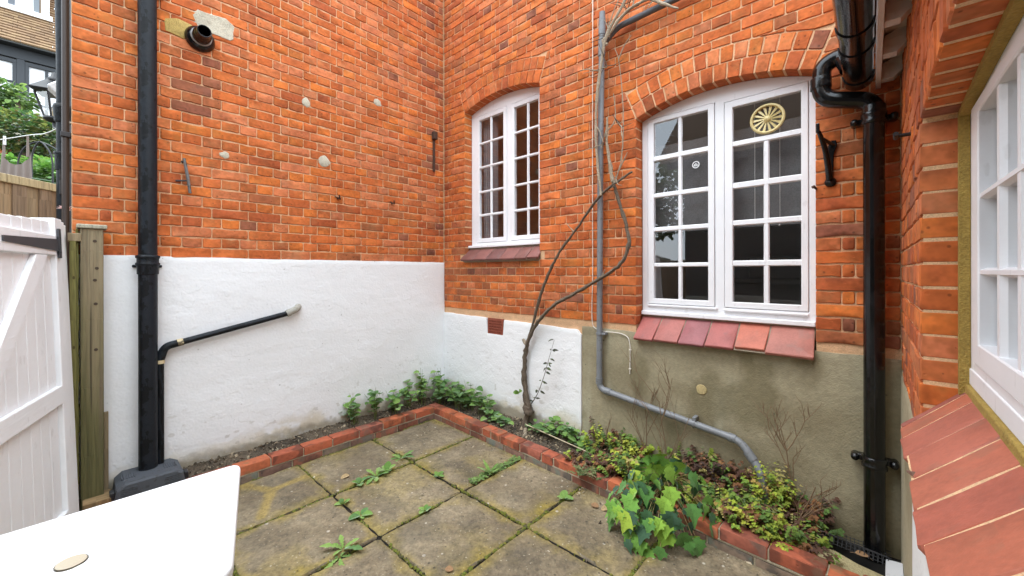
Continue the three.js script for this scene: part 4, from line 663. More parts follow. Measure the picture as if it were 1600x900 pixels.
{
  const t = thing('wall_hook', 'grey iron bar fixed upright to the brick near the soil pipe', 'wall bar', null, [0, 0, 0]);
  part('bar', strand([[0.03, 2.255, 2.245], [0.034, 2.14, 2.228], [0.03, 2.02, 2.212]], [0.0085, 0.009, 0.0085], 10, true, 0.2), M.greyIron, t); part('peg', strand([[0, 2.1, 2.285], [0.032, 2.105, 2.222]], [0.006, 0.006], 8), M.darkIron, t); part('peg', strand([[0, 2.235, 2.25], [0.034, 2.235, 2.243]], [0.008, 0.008], 8), M.darkIron, t);
  solo('iron_strap', [bx(0.002, 0.02, 2.56, 2.98, 0.128, 0.152, 0.004), bx(0.002, 0.05, 2.9, 2.985, 0.115, 0.165, 0.008)], M.rust, 'dark rusty iron strap high in the brickwork beside the corner', 'iron strap');
  for (const [y, z, l] of [[2.128, 1.182, 'rusty nail hook in the middle of the left wall brickwork'], [2.151, 0.644, 'rusty nail hook in the left wall brickwork closer to the corner']]) solo('nail_hook', [strand([[0, y, z], [0.045, y - 0.003, z], [0.05, y + 0.025, z + 0.004]], [0.007, 0.006, 0.005], 8), strand([[0.004, y, z - 0.03], [0.02, y + 0.01, z + 0.03]], [0.005, 0.005], 6)], M.rust, l, 'hook');
}
{
  const t = thing('waste_pipe', 'grey plastic waste pipe down the back wall bending along the cement base', 'waste pipe'), z = 0.045;
  part('pipe', pipe([[1.995, 3.45, z], [1.978, 2.5, z], [1.963, 0.578, z], [2.93, 0.452, z + 0.01], [3.05, 0.31, z + 0.06], [3.06, 0.08, z + 0.07]], 0.0225, 0.055, 18), M.greyPipe, t);
  part('branch_pipe', pipe([[1.985, 3.19, z], [2.12, 3.285, z], [3.3, 3.32, z]], 0.021, 0.05, 18), std([0.085, 0.09, 0.1], { roughness: 0.45 }), t);
  const cl = (a, b, r = 0.0265) => part('socket', strand([a, b], [r, r], 18), M.greyPipe, t); cl([1.994, 3.4, z], [1.991, 3.28, z]); cl([1.991, 3.25, z], [1.988, 3.12, z]); cl([1.9635, 0.66, z], [1.963, 0.615, z]); cl([2.015, 0.572, z], [2.06, 0.566, z]); cl([2.86, 0.461, z + 0.009], [2.9, 0.456, z + 0.01]); cl([2.965, 0.41, z + 0.03], [3.0, 0.37, z + 0.04]);
  for (const [x, y, a] of [[1.967, 1.0, 0], [2.66, 0.487, 1]]) part('clip', [strand(a ? [[x - 0.006, y, z + 0.005], [x + 0.006, y - 0.001, z + 0.005]] : [[x, y - 0.007, z], [x, y + 0.007, z]], [0.028, 0.028], 18), a ? bx(x - 0.01, x + 0.012, y + 0.02, y + 0.045, 0.002, z + 0.02, 0.003) : bx(x + 0.02, x + 0.05, y - 0.008, y + 0.008, 0.002, z + 0.01, 0.003)], M.greyPipe, t);
}
{
  const t = thing('telephone_cable', 'thin cream cable running down the back wall and along under the window', 'cable');
  part('cable', strand(curve([[1.897, 4.9, 0.01], [1.893, 3.6, 0.012], [1.888, 2.6, 0.01], [1.889, 2.0, 0.014], [1.886, 1.4, 0.01], [1.88, 1.12, 0.01], [1.893, 1.045, 0.012], [1.935, 1.022, 0.012], [2.03, 1.016, 0.02], [2.13, 1.012, 0.014], [2.18, 0.99, 0.012], [2.197, 0.94, 0.01], [2.199, 0.85, 0.011], [2.196, 0.722, 0.01]], 90), Array(91).fill(0.0036), 7), M.cable, t);
  for (const [x, y] of [[2.199, 0.9], [2.197, 0.76]]) part('cable_clip', bx(x - 0.008, x + 0.008, y - 0.006, y + 0.006, 0.002, 0.016, 0.003), M.cable, t);
}
{ // shaped iron bracket between window and downpipe
  const t = thing('iron_bracket', 'black scrolled iron bracket fixed to bricks right of the wide window', 'bracket');
  part('plate', ext(poly([[3.332, 1.935], [3.36, 1.93], [3.372, 1.95], [3.36, 1.98], [3.362, 2.1], [3.376, 2.15], [3.372, 2.175], [3.35, 2.178], [3.338, 2.15], [3.334, 2.02], [3.33, 1.98], [3.322, 1.955]]), 0.014, 0.002, 0.003), M.blackGloss, t);
  part('arm', strand(curve([[3.345, 1.97, 0.02], [3.34, 2.04, 0.05], [3.33, 2.12, 0.09], [3.315, 2.18, 0.13], [3.306, 2.205, 0.16]], 14), [...Array(15)].map((_, i) => 0.017 - i * 0.0006), 10), M.blackGloss, t);
  part('brace', strand(curve([[3.36, 2.15, 0.016], [3.345, 2.155, 0.07], [3.325, 2.165, 0.12]], 8), Array(9).fill(0.009), 8), M.blackGloss, t);
  part('hook_tip', [bx(3.298, 3.314, 2.19, 2.24, 0.15, 0.172, 0.005)], M.blackGloss, t); part('foot_boss', lz([[0, 0.022], [0.018, 0.018], [0.026, 0.004], [0.026, 0], [0, 0]], 3.348, 1.955, 0.004, 16), M.blackGloss, t);
  solo('rusty_nail', strand([[3.285, 1.93, 0], [3.28, 1.935, 0.05], [3.272, 1.93, 0.052]], [0.006, 0.006, 0.008], 8), M.rust, 'rusty nail sticking out beside the right edge of the wide window', 'nail');
  solo('wall_nail', [strand([[3.62, 1.985, 0.66], [3.575, 1.985, 0.66]], [0.007, 0.007], 8), strand([[3.58, 1.985, 0.63], [3.578, 1.985, 0.7]], [0.008, 0.008], 8)], M.black, 'short black fixing sticking out of the right wall below its arch', 'fixing');
}

// ---------------------------------------------------------------- table, gate, posts, fence
{
  const t = thing('garden_table', 'white plastic garden table with plugged parasol hole in the foreground', 'table');
  const rc = (p, r, n = 7) => { const s = new THREE.Shape(); p.forEach((q, i) => { const a = p[(i + p.length - 1) % p.length], b = p[(i + 1) % p.length], d0 = [a[0] - q[0], a[1] - q[1]], d1 = [b[0] - q[0], b[1] - q[1]], l0 = Math.hypot(...d0), l1 = Math.hypot(...d1), S = [q[0] + d0[0] / l0 * r, q[1] + d0[1] / l0 * r], E = [q[0] + d1[0] / l1 * r, q[1] + d1[1] / l1 * r]; i ? s.lineTo(...S) : s.moveTo(...S); s.quadraticCurveTo(q[0], q[1], E[0], E[1]); }); s.closePath(); return s; };
  const P = [[1.64, -3.2], [2.32, -3.12], [2.315, -2.478], [1.648, -2.302]], shp = rc(P, 0.05), hole = new THREE.Path(); hole.absarc(1.963, -2.752, 0.026, 0, 7, true); shp.holes.push(hole);
  const slab = new THREE.ExtrudeGeometry(shp, { depth: 0.012, bevelEnabled: true, bevelThickness: 0.012, bevelSize: 0.012, bevelOffset: -0.012, bevelSegments: 5, curveSegments: 10 }); slab.rotateX(-Math.PI / 2); slab.translate(0, 0.696, 0); part('table_top', uvm(slab), M.plastic, t);
  const ring = rc(P.map(([x, y]) => [mix(x, 1.98, 0.012), mix(y, -2.77, 0.012)]), 0.045), inn = rc(P.map(([x, y]) => [mix(x, 1.98, 0.05), mix(y, -2.77, 0.05)]), 0.04); ring.holes.push(new THREE.Path(inn.getPoints(6))); const ap = new THREE.ExtrudeGeometry(ring, { depth: 0.05, bevelEnabled: false, curveSegments: 10 }); ap.rotateX(-Math.PI / 2); ap.translate(0, 0.648, 0); part('apron', uvm(ap), M.plastic, t);
  for (const [x, z] of [[1.7, 2.4], [2.265, 2.53], [2.265, 3.08], [1.7, 3.13]]) { const l = new THREE.CylinderGeometry(0.04, 0.026, 0.66, 20, 1); l.translate(x, 0.33, z); part('leg', uvm(l), M.plastic, t); }
  const pl = lathe([[0, 0.0015], [0.019, 0.0015], [0.0205, 0.0002], [0.027, 0.0012], [0.031, -0.0008], [0.0, -0.006]], 28); pl.translate(1.963, 0.7215, 2.752); part('hole_plug', pl, std([0.4, 0.34, 0.25], { map: rep(paintTex, 20), roughness: 0.6 }), t);
}
{
  const t = thing('garden_gate', 'white boarded gate with diagonal brace and black strap hinge', 'gate'), sh = new THREE.Matrix4().set(1, 0.0895, 0, -0.0895, 0, 1, 0, 0, 0, 0, 1, 0, 0, 0, 0, 1);
  t.position.set(0.3, 0, 2.735); t.rotation.set(-0.0576, Math.PI - 0.263, 0, 'YXZ'); const P = (n, g, m) => { g = Array.isArray(g) ? merge(g) : g; g.applyMatrix4(sh); g.computeVertexNormals(); return part(n, g, m, t); };
  for (let i = 0; i < 9; i++) { const x1 = -0.058 - i * 0.098; P('board', bx(x1 - 0.0955, x1, 0.06, 1.752 - (i > 2 ? 0.012 : 0) - (i % 3) * 0.003, -0.032, -0.01, 0.004), M.whiteGate); }
  P('ledge', bx(-0.92, -0.06, 1.57, 1.675, -0.01, 0.014, 0.004), M.whiteGate); P('ledge', bx(-0.92, -0.062, 0.79, 0.884, -0.01, 0.014, 0.004), M.whiteGate); P('ledge', bx(-0.92, -0.062, 0.15, 0.245, -0.01, 0.014, 0.004), M.whiteGate);
  P('brace', ext(poly([[-0.17, 1.567], [-0.29, 1.567], [-0.9, 0.888], [-0.78, 0.888]]), 0.024, -0.01, 0.003), M.whiteGate);
  P('strap_hinge', ext(poly([[-0.045, 1.592], [-0.045, 1.657], [-0.6, 1.636], [-0.6, 1.612]]), 0.005, 0.0145), std([0.05, 0.053, 0.06], { roughness: 0.6 }));
  P('hinge_plate', bx(-0.044, -0.012, 1.555, 1.715, 0.012, 0.02, 0.002), std([0.05, 0.053, 0.06], { roughness: 0.6 }));
  P('pivot', strand([[-0.045, 1.58, 0.02], [-0.045, 1.67, 0.02]], [0.008, 0.008], 10), M.black);
  const p = thing('gate_post', 'white painted gate post with grooved face beside the strap hinge', 'gate post'); p.position.copy(t.position); p.rotation.copy(t.rotation); const Q = (n, g, m) => { g.applyMatrix4(sh); g.computeVertexNormals(); part(n, g, m, p); };
  Q('post', bx(-0.054, 0.034, 0.0, 1.772, -0.08, 0.01, 0.004), M.whiteGate); Q('cover_board', bx(0.037, 0.085, 0.0, 1.762, -0.08, 0.004, 0.004), M.whiteGate); Q('cover_board', bx(0.087, 0.131, 0.0, 1.75, -0.08, -0.002, 0.004), M.whiteGate);
}
{
  const t = thing('timber_post', 'weathered brown fence post standing against the end of the white wall', 'fence post'), r = rng(3), g = bx(0.022, 0.122, 0.0, 1.735, 2.632, 2.727, 0.007, 2);
  part('post', g, M.postWood, t); part('post_cap', bx(0.012, 0.135, 1.733, 1.757, 2.616, 2.742, 0.006, 1), std([0.4, 0.38, 0.3], { map: rep(woodTex, 3), bumpMap: rep(woodBump, 3), bumpScale: 0.005 }), t);
  for (const [y, z] of [[1.66, 2.668], [1.5, 2.66], [1.43, 2.668], [1.29, 2.665], [1.02, 2.664]]) part('knot', lz([[0, 0.002], [0.004, 0.0015], [0.008, 0.003], [0.009, 0]], 0, 0, 0, 10).rotateY(Math.PI / 2).translate(0.1215, y, z), std([0.06, 0.04, 0.025]), t);
  part('side_batten', bx(0.02, 0.05, 0.05, 0.62, 2.61, 2.63, 0.003), M.woodPost, t);
  const f = thing('fence_panel', 'mossy green fence boards seen edge on between gate and post', 'fence');
  for (let i = 0; i < 11; i++) part('board', bx(-0.02 + (i % 2) * 0.01, 0.105, 0.1 + i * 0.148, 0.1 + i * 0.148 + 0.15, 2.733 - (i % 2) * 0.003, 2.744, 0.003), M.woodGreen, f);
  part('post', bx(0.1, 0.128, 0.03, 1.7, 2.742, 2.768, 0.004), M.woodGreen, f); part('top_rail', bx(0.0, 0.13, 1.655, 1.702, 2.722, 2.775, 0.004), M.woodPost, f);
  solo('timber_offcut', bx(0.06, 0.2, 0.11, 0.155, 2.6, 2.72, 0.006), std([0.26, 0.17, 0.08], { map: rep(woodTex, 3) }), 'short pale timber offcut on the ground by the drain guard box', 'timber offcut');
  solo('foot_brick', [block([[-0.05, 0], [0.06, 0], [0.06, 0.065], [-0.05, 0.065]], 0.1, 0.006, 4).rotateY(Math.PI / 2).translate(0.2, 0.06, 2.66)], edgeLow[2], 'broken dark brick lying at the foot of the fence post', 'brick');
}

// ---------------------------------------------------------------- plants
// bare climber on the back wall
{
  const t = thing('bare_climber', 'leafless woody climber twisting up the back wall over the grey pipe', 'climber');
  const limb = (n, pts, r0, r1, seg, seed, m = M.bark) => { const P = curve(pts, seg), rr = rng(seed); P.forEach((p, i) => { if (i && i < seg) { p.x += (rr() - 0.5) * r0 * 0.5; p.y += (rr() - 0.5) * r0 * 0.4; } }); return part(n, strand(P, P.map((_, i) => mix(r0, r1, i / seg) * (1 + 0.25 * (rr() - 0.5)) * (i % 7 === 3 ? 1.22 : 1)), 9, true, 0.3, seed), m, t); };
  const trunk = limb('trunk', [[1.245, 0.06, 0.09], [1.246, 0.14, 0.075], [1.272, 0.25, 0.06], [1.235, 0.36, 0.055], [1.214, 0.47, 0.05], [1.21, 0.6, 0.05], [1.222, 0.72, 0.05], [1.25, 0.83, 0.055]], 0.029, 0.018, 26, 3);
  limb('knot', [[1.27, 0.22, 0.065], [1.26, 0.29, 0.06]], 0.038, 0.034, 4, 4); limb('stub', [[1.245, 0.81, 0.05], [1.205, 0.875, 0.06]], 0.014, 0.012, 4, 5, M.barkPale); limb('root', [[1.25, 0.1, 0.08], [1.3, 0.09, 0.14], [1.33, 0.085, 0.2]], 0.02, 0.008, 8, 6, M.barkPale);
  limb('branch', [[1.24, 0.82, 0.055], [1.31, 1.0, 0.055], [1.409, 1.279, 0.06], [1.52, 1.5, 0.065], [1.61, 1.63, 0.07], [1.796, 1.827, 0.08], [1.995, 2.04, 0.09], [2.143, 2.134, 0.085], [2.25, 2.185, 0.08]], 0.0135, 0.0075, 44, 7);
  limb('branch', [[1.255, 0.83, 0.06], [1.34, 0.98, 0.075], [1.458, 1.109, 0.085], [1.6, 1.215, 0.09], [1.778, 1.304, 0.095], [2.032, 1.438, 0.1], [2.172, 1.541, 0.085], [2.217, 1.655, 0.07], [2.192, 1.818, 0.06], [2.122, 2.035, 0.06], [2.085, 2.16, 0.06]], 0.0155, 0.0115, 54, 8);
  limb('branch', [[2.09, 2.14, 0.06], [2.066, 2.304, 0.07], [2.05, 2.475, 0.085], [2.06, 2.62, 0.09]], 0.015, 0.007, 14, 9, M.barkPale);
  limb('branch', [[2.01, 2.045, 0.095], [1.979, 2.274, 0.09], [1.963, 2.521, 0.09], [1.975, 2.762, 0.095], [2.013, 3.016, 0.1], [2.067, 3.236, 0.1], [2.185, 3.397, 0.09], [2.3, 3.6, 0.08]], 0.009, 0.0105, 34, 10, M.barkPale);
  limb('branch', [[2.06, 3.16, 0.09], [2.03, 3.19, 0.095], [2.09, 3.24, 0.09], [2.15, 3.3, 0.09], [2.244, 3.345, 0.09], [2.42, 3.36, 0.09], [2.6, 3.42, 0.08]], 0.012, 0.011, 20, 11, M.barkPale);
  limb('branch', [[2.38, 3.36, 0.09], [2.5, 3.25, 0.1], [2.58, 3.19, 0.1]], 0.012, 0.006, 8, 12, M.barkPale);
  { const q = rng(77); for (let i = 0; i < 26; i++) { const [x, y] = [[2.06, 3.2], [2.2, 3.36], [2.4, 3.38], [2.03, 2.98], [2.15, 2.5], [2.11, 2.12], [2.0, 2.4]][i % 7], a = q() * 6.28, L = 0.06 + 0.14 * q(), dx = Math.cos(a) * L, dy = Math.abs(Math.sin(a)) * L * (q() < 0.7 ? 1 : -0.7); limb('twig', [[x + 0.03 * q(), y + 0.05 * q(), 0.08], [x + dx * 0.5 + 0.02 * q(), y + dy * 0.6, 0.09 + 0.03 * q()], [x + dx, y + dy, 0.08 + 0.06 * q()]], 0.0034, 0.0016, 6, 300 + i, q() < 0.5 ? M.bark : M.barkPale); } }
  const tw = (pts, s) => limb('twig', pts, 0.0048, 0.0026, 10, s, M.barkPale);
  tw([[2.1, 2.12, 0.07], [2.148, 2.271, 0.05], [2.169, 2.525, 0.05], [2.159, 2.762, 0.045], [2.129, 3.055, 0.05], [2.098, 3.137, 0.05]], 13); tw([[2.14, 2.22, 0.06], [2.19, 2.3, 0.07], [2.21, 2.335, 0.07]], 14); tw([[1.76, 1.79, 0.08], [1.7, 1.855, 0.09]], 15); tw([[2.0, 2.98, 0.1], [1.9, 3.02, 0.12], [1.84, 3.03, 0.12]], 16); tw([[2.13, 3.04, 0.05], [2.19, 3.13, 0.06], [2.23, 3.18, 0.05]], 17); tw([[2.06, 3.24, 0.1], [2.11, 3.36, 0.1], [2.16, 3.45, 0.1]], 18); tw([[2.08, 3.26, 0.1], [2.05, 3.34, 0.11]], 19); tw([[2.04, 2.5, 0.09], [2.1, 2.6, 0.05], [2.09, 2.8, 0.05]], 20); tw([[2.17, 2.52, 0.05], [2.12, 2.58, 0.05], [2.1, 2.63, 0.05]], 21); tw([[1.965, 2.58, 0.09], [2.0, 2.52, 0.09], [2.03, 2.44, 0.1]], 22); tw([[2.26, 3.35, 0.09], [2.3, 3.5, 0.1]], 23); tw([[1.45, 1.36, 0.06], [1.47, 1.4, 0.08]], 24); tw([[2.02, 1.44, 0.1], [2.05, 1.49, 0.11]], 25);
}
// flat leaf outlines turned into slightly cupped blades; base at the origin, tip along +y, face +z
function blade(half, n, cup, droop, seed) { // half: right-hand outline from base to tip
  const pos = [], H = half[half.length - 1][1]; const rib = half.map((q) => [0, q[1]]);
  for (const sg of [1, -1]) for (let i = 0; i < half.length - 1; i++) { const a = rib[i], b = rib[i + 1], c = half[i], d = half[i + 1], T = (q, e) => { const y = q[1] / H; return [q[0] * sg, q[1], e * Math.abs(q[0]) * cup - droop * y * y * H]; }, A = T(a, 0), B = T(b, 0), Cc = T(c, 1), D = T(d, 1); const tri = (u, v, w) => (sg > 0 ? pos.push(...u, ...v, ...w) : pos.push(...u, ...w, ...v)); if (i > 0 || c[0] !== 0) tri(A, Cc, D); tri(A, D, B); }
  const o = new THREE.BufferGeometry(); o.setAttribute('position', new THREE.Float32BufferAttribute(pos, 3)); o.computeVertexNormals(); return uvm(o);
}
const OVAL = [[0, 0], [0.2, 0.1], [0.36, 0.3], [0.4, 0.5], [0.32, 0.74], [0.16, 0.93], [0, 1]];
const ROUND = [[0, 0.05], [0.22, -0.02], [0.42, 0.12], [0.5, 0.36], [0.42, 0.62], [0.25, 0.82], [0.1, 0.93], [0, 0.97]];
const MAPLE = [[0, 0.02], [0.16, -0.1], [0.36, -0.06], [0.32, 0.1], [0.62, 0.2], [0.48, 0.34], [0.56, 0.5], [0.36, 0.5], [0.22, 0.62], [0.12, 0.84], [0, 1.05]];
const DANDY = [[0, 0], [0.035, 0.1], [0.1, 0.16], [0.05, 0.22], [0.14, 0.32], [0.06, 0.38], [0.17, 0.5], [0.09, 0.58], [0.19, 0.7], [0.13, 0.84], [0.06, 0.94], [0, 1]];
const LEAFLET = [[0, 0], [0.12, 0.18], [0.4, 0.4], [0.36, 0.62], [0.16, 0.6], [0.2, 0.86], [0, 1]];
const LANCE = [[0, 0], [0.07, 0.15], [0.13, 0.4], [0.11, 0.65], [0.05, 0.88], [0, 1]];
const greens = [[0.13, 0.27, 0.04], [0.18, 0.34, 0.06], [0.09, 0.2, 0.04], [0.24, 0.4, 0.08], [0.11, 0.24, 0.06]].map((c) => leafM(c));
const leafAt = (name, geo, mat, parent, p, dir, up, s) => { // blade with tip towards dir and face towards up
  const y = dir.clone().normalize(), z = up.clone().addScaledVector(y, -up.dot(y)).normalize(), x = y.clone().cross(z), m = new THREE.Mesh(geo, mat); m.name = name; m.matrix.makeBasis(x, y, z).scale(V(s, s, s)).setPosition(p); m.matrix.decompose(m.position, m.quaternion, m.scale); parent.add(m); return m;
};
// broad-leaved seedlings along the wall foot
const ovalG = [0, 1, 2].map((i) => blade(OVAL, 0, 0.2 + i * 0.12, 0.12 + i * 0.15)), roundG = [0, 1, 2].map((i) => blade(ROUND, 0, 0.12 + i * 0.1, 0.1 + i * 0.14));
function seedling(x, z, h, n, seed, label, spread = 0.07, rounder = 0.5, size = 0.05) {
  const y0 = soilY(x, z), t = thing('green_seedling', label, 'plant', null, [x, y0, z]), r = rng(seed), S = 3 + Math.floor(n / 5);
  for (let s = 0; s < S; s++) {
    const a = r() * 6.28, q = r() * spread, top = V(Math.cos(a) * q * 1.5, h * (0.4 + 0.75 * r()), Math.abs(Math.sin(a)) * q * 0.8), base = V(Math.cos(a) * q * 0.5, 0, Math.sin(a) * q * 0.3), P = curve([base, V(mix(base.x, top.x, 0.4), top.y * 0.55, mix(base.z, top.z, 0.4)), top], 6); part('stem', strand(P, P.map((_, i) => 0.0022 - 0.0002 * i), 5), std([0.13, 0.17, 0.04]), t);
    const m = Math.ceil(n / S); for (let k = 0; k < m; k++) { const u = 0.35 + 0.65 * (k / m), p = P[Math.min(6, Math.round(u * 6))], b = r() * 6.28, dir = V(Math.cos(b), 0.15 + 0.5 * r(), Math.sin(b)), L = size * (0.42 + 0.75 * r()) * (0.75 + 0.45 * u); leafAt('leaf', (r() < rounder ? roundG : ovalG)[Math.floor(r() * 3)], greens[Math.floor(r() * 5)], t, p.clone().addScaledVector(dir, 0.012), dir, V(0.3 * (r() - 0.5) + 0.15, 1, 0.3 * (r() - 0.5) + 0.25), L); }
  }
}
const SEED = [
  [0.07, 1.06, 0.15, 24, 'leafy green seedling at the foot of the white left wall, nearest the slim waste pipe'], [0.06, 0.87, 0.16, 24, 'second green seedling along the left wall, beside the first leafy clump'], [0.09, 0.64, 0.14, 20, 'small green seedling by the left wall between two taller leafy clumps'],
  [0.07, 0.34, 0.19, 26, 'tall leafy green seedling at the left wall just before the corner'], [0.1, 0.13, 0.18, 26, 'leafy green plant growing right in the wall corner'], [0.3, 0.08, 0.14, 20, 'green seedling just right of the wall corner under the white back wall'], [0.53, 0.09, 0.16, 24, 'broad leafy green plant under the small air brick, left of it'], [0.72, 0.1, 0.14, 24, 'low leafy green plant right below the air brick'], [0.92, 0.13, 0.07, 12, 'tiny seedlings on bare soil left of the climber trunk'], [1.06, 0.13, 0.06, 10, 'small low weed close to the left of the climber trunk'],
  [0.05, 0.5, 0.15, 20, 'leafy green seedling along the left wall between the small one and the tall one'], [0.19, 0.2, 0.14, 22, 'low leafy clump in front of the plant in the wall corner'], [0.42, 0.14, 0.12, 20, 'low green seedling between the corner clump and the air brick plants'],
  [1.4, 0.09, 0.07, 12, 'small green weed just right of the climber trunk'], [1.56, 0.08, 0.12, 24, 'green clump at the right end of the white back wall'], [1.72, 0.08, 0.12, 18, 'green clump where the white paint meets the cement render'], [1.85, 0.1, 0.09, 12, 'low green weed under the grey pipe bend'],
];
SEED.forEach(([x, z, h, n, l], i) => seedling(x, z, h * (i < 8 || (i > 9 && i < 13) ? 1.75 : 1.3), Math.round(n * 1.7), 100 + i * 7, l, i < 3 ? 0.16 : i < 13 ? 0.12 : 0.085, i < 13 ? 0.55 : 0.3, i < 13 ? 0.066 : 0.058));
const lanceS = blade([[0, 0], [0.12, 0.2], [0.2, 0.45], [0.14, 0.75], [0, 1]], 0, 0.4, 0.5);
{ // shoot with dark withered leaves beside the climber
  const t = thing('young_shoot', 'thin leaning shoot with small dark leaves beside the climber trunk', 'shoot'), P = curve([[1.3, 0.3, 0.08], [1.4, 0.43, 0.1], [1.48, 0.6, 0.11], [1.54, 0.76, 0.12], [1.595, 0.92, 0.12]], 16), r = rng(8); part('stem', strand(P, P.map((_, i) => 0.0042 - 0.00018 * i), 6), M.bark, t);
  const dk = [leafM([0.05, 0.055, 0.03], 0.2), leafM([0.09, 0.12, 0.04], 0.25)]; for (let i = 2; i < 17; i += r() < 0.5 ? 2 : 1) for (let k = 0; k < 1 + r() * 2.2; k++) { const s = r() < 0.5 ? 1 : -1, dir = V(s * (0.5 + 0.5 * r()), -0.6 + 0.7 * r(), 0.6 * (r() - 0.3)); leafAt('leaf', lanceS, dk[r() < 0.3 ? 1 : 0], t, P[i].clone().add(V(s * 0.012 * r(), -0.008 * r(), 0)), dir, V(r() - 0.5, r(), 0.7), 0.026 + 0.03 * r()); }
  const g2 = thing('trunk_sprout', 'bright green sprout on the lower climber trunk', 'sprout'); for (let k = 0; k < 5; k++) leafAt('leaf', ovalG[k % 3], greens[1], g2, V(1.2 - 0.02 * r(), 0.38 + 0.03 * r(), 0.1), V(-1 + r() * 1.5, 0.4 * r(), 0.4), V(0, 0.6, 1), 0.05); 
}
// young sycamore-like plant with bright lobed leaves spilling over the edging
{
  const t = thing('lobed_leaf_plant', 'bushy plant with bright lobed green leaves spilling over the brick edging', 'plant'), r = rng(41), G = [0, 1, 2].map((i) => blade(MAPLE, 0, 0.1 + 0.1 * i, 0.12 + 0.16 * i)), mats = [[0.26, 0.46, 0.05], [0.17, 0.37, 0.055], [0.1, 0.26, 0.05], [0.05, 0.14, 0.05], [0.34, 0.47, 0.045], [0.04, 0.105, 0.05]].map((c) => leafM(c, 0.22));
  const ctr = V(2.6, 0.09, 0.43), rad = V(0.26, 0.26, 0.35), crown = V(2.53, 0.08, 0.22);
  for (let k = 0; k < 165; k++) {
    const out = k < 112, a = r() * 6.2832, el = Math.asin(mix(-0.35, 1, r() ** 0.85)), n = V(Math.cos(a) * Math.cos(el), Math.sin(el), Math.sin(a) * Math.cos(el)), q = out ? 0.84 + 0.22 * r() : 0.35 + 0.4 * r(), p = V(ctr.x + n.x * rad.x * q, ctr.y + n.y * rad.y * q, ctr.z + n.z * rad.z * q); if (p.y < 0.02) p.y = 0.02 + 0.03 * r(); if (p.z > 0.3 && p.z < 0.44 && p.y < 0.13) p.y = 0.14 + 0.02 * r(); if (p.z < 0.02) continue;
    const face = n.clone().add(V((r() - 0.5) * 0.9, 0.45 + 0.3 * r(), 0.1 + (r() - 0.5) * 0.9)).normalize(), tip = V(n.x * 0.5 + (r() - 0.5) * 0.9, -0.8 + 0.3 * (r() - 0.5), n.z * 0.5 + (r() - 0.5) * 0.9), s = out ? 0.055 + 0.05 * r() : 0.045 + 0.035 * r(), tone = out ? (n.y > 0.2 ? pick(r, [3, 3, 2.4, 1.8, 1.0, 1.6]) : pick(r, [1, 2, 2.5, 2, 0.6, 2.5])) : pick(r, [0, 1, 2, 3, 0, 3]);
    leafAt('leaf', G[Math.floor(r() * 3)], mats[tone], t, p, tip, face, s); const mid = p.clone().lerp(crown, 0.45).add(V(0, 0.05, 0)); part('leaf_stalk', strand(curve([p, mid, crown], 5), [0.0014, 0.0015, 0.0017, 0.002, 0.0024, 0.003], 4, false), std([0.22, 0.17, 0.06]), t);
  }
}
// feathery ground cover, green and rust brown, filling the right of the bed
function cover(name, label, N, seed, colors, weights, place, h, size, geo) {
  const r = rng(seed), im = new THREE.InstancedMesh(geo, leafM([0.82, 0.82, 0.82], 0.22), N), m = new THREE.Matrix4(), c = new THREE.Color(); let n = 0;
  while (n < N) {
    const [x, z, k] = place(r); const hh = h * k * (0.55 + 0.6 * r()), a = r() * 6.28, lean = 0.02 + 0.07 * r(), col = colors[pick(r, weights(x, z))], M0 = 7 + Math.floor(r() * 6), b = soilY(Math.min(3.3, x), z) - 0.01, arch = V(Math.cos(a), 0, Math.sin(a)), bright = 0.75 + 0.5 * r();
    for (let i = 0; i < M0 && n < N; i++) { const u = 0.45 + 0.55 * i / M0, sd = i % 2 ? 1 : -1, p = V(x + arch.x * lean * u * u, b + hh * (u - 0.25 * u * u), z + arch.z * lean * u * u), side = V(-arch.z, 0, arch.x), dir = arch.clone().multiplyScalar(0.5 + u).addScaledVector(side, sd * 0.9).add(V(0, 0.5 - u + 0.5 * (r() - 0.5), 0)).normalize(), up = V(0.3 * (r() - 0.5), 1, 0.3 + 0.4 * (r() - 0.5)), y = dir, zz = up.addScaledVector(y, -up.dot(y)).normalize(), xx = y.clone().cross(zz), s = size * (0.65 + 0.7 * r()); p.addScaledVector(dir, 0.006); m.makeBasis(xx, y, zz).scale(V(s, s, s)).setPosition(p); im.setMatrixAt(n, m); const v = bright * (0.85 + 0.3 * r()); c.setRGB(col[0] * v, col[1] * v, col[2] * v); im.setColorAt(n, c); n++; }
  }
  im.name = name; tag(im, label, 'ground cover', null, 'stuff'); scene.add(im);
}
const leafletG = blade(LEAFLET, 0, 0.2, 0.15), COV = [[0.33, 0.42, 0.035], [0.2, 0.33, 0.04], [0.45, 0.48, 0.05], [0.1, 0.19, 0.03], [0.26, 0.11, 0.035], [0.12, 0.05, 0.025], [0.38, 0.26, 0.06], [0.5, 0.42, 0.14]];
const bedPlace = (r) => { for (;;) { const x = 1.9 + 1.42 * r(), z = 0.02 + 0.34 * r(); const d = fbm(x * 5, z * 5 + 3, 3, 131); if (x < 2.1 && r() > 0.5) continue; if (d < 0.36 && r() < 0.75) continue; return [x, z, (0.6 + 1.0 * Math.max(0, d - 0.3)) * (fbm(x * 6 + 9, z * 9, 3, 141) > 0.47 ? 0.8 : 1.15) * (z < 0.13 ? 1.3 : 1)]; } };
cover('corydalis_cover', 'feathery yellow green and rusty brown ground cover filling the bed under the wide window', 10500, 57, COV, (x, z) => (fbm(x * 6 + 9, z * 9, 3, 141) > 0.47 ? [0.4, 1.2, 0.2, 3, 4.5, 6, 2.2, 0.7] : [4.5, 4, 2.4, 3, 1, 1.4, 0.9, 0.4]), bedPlace, 0.235, 0.0285, leafletG);
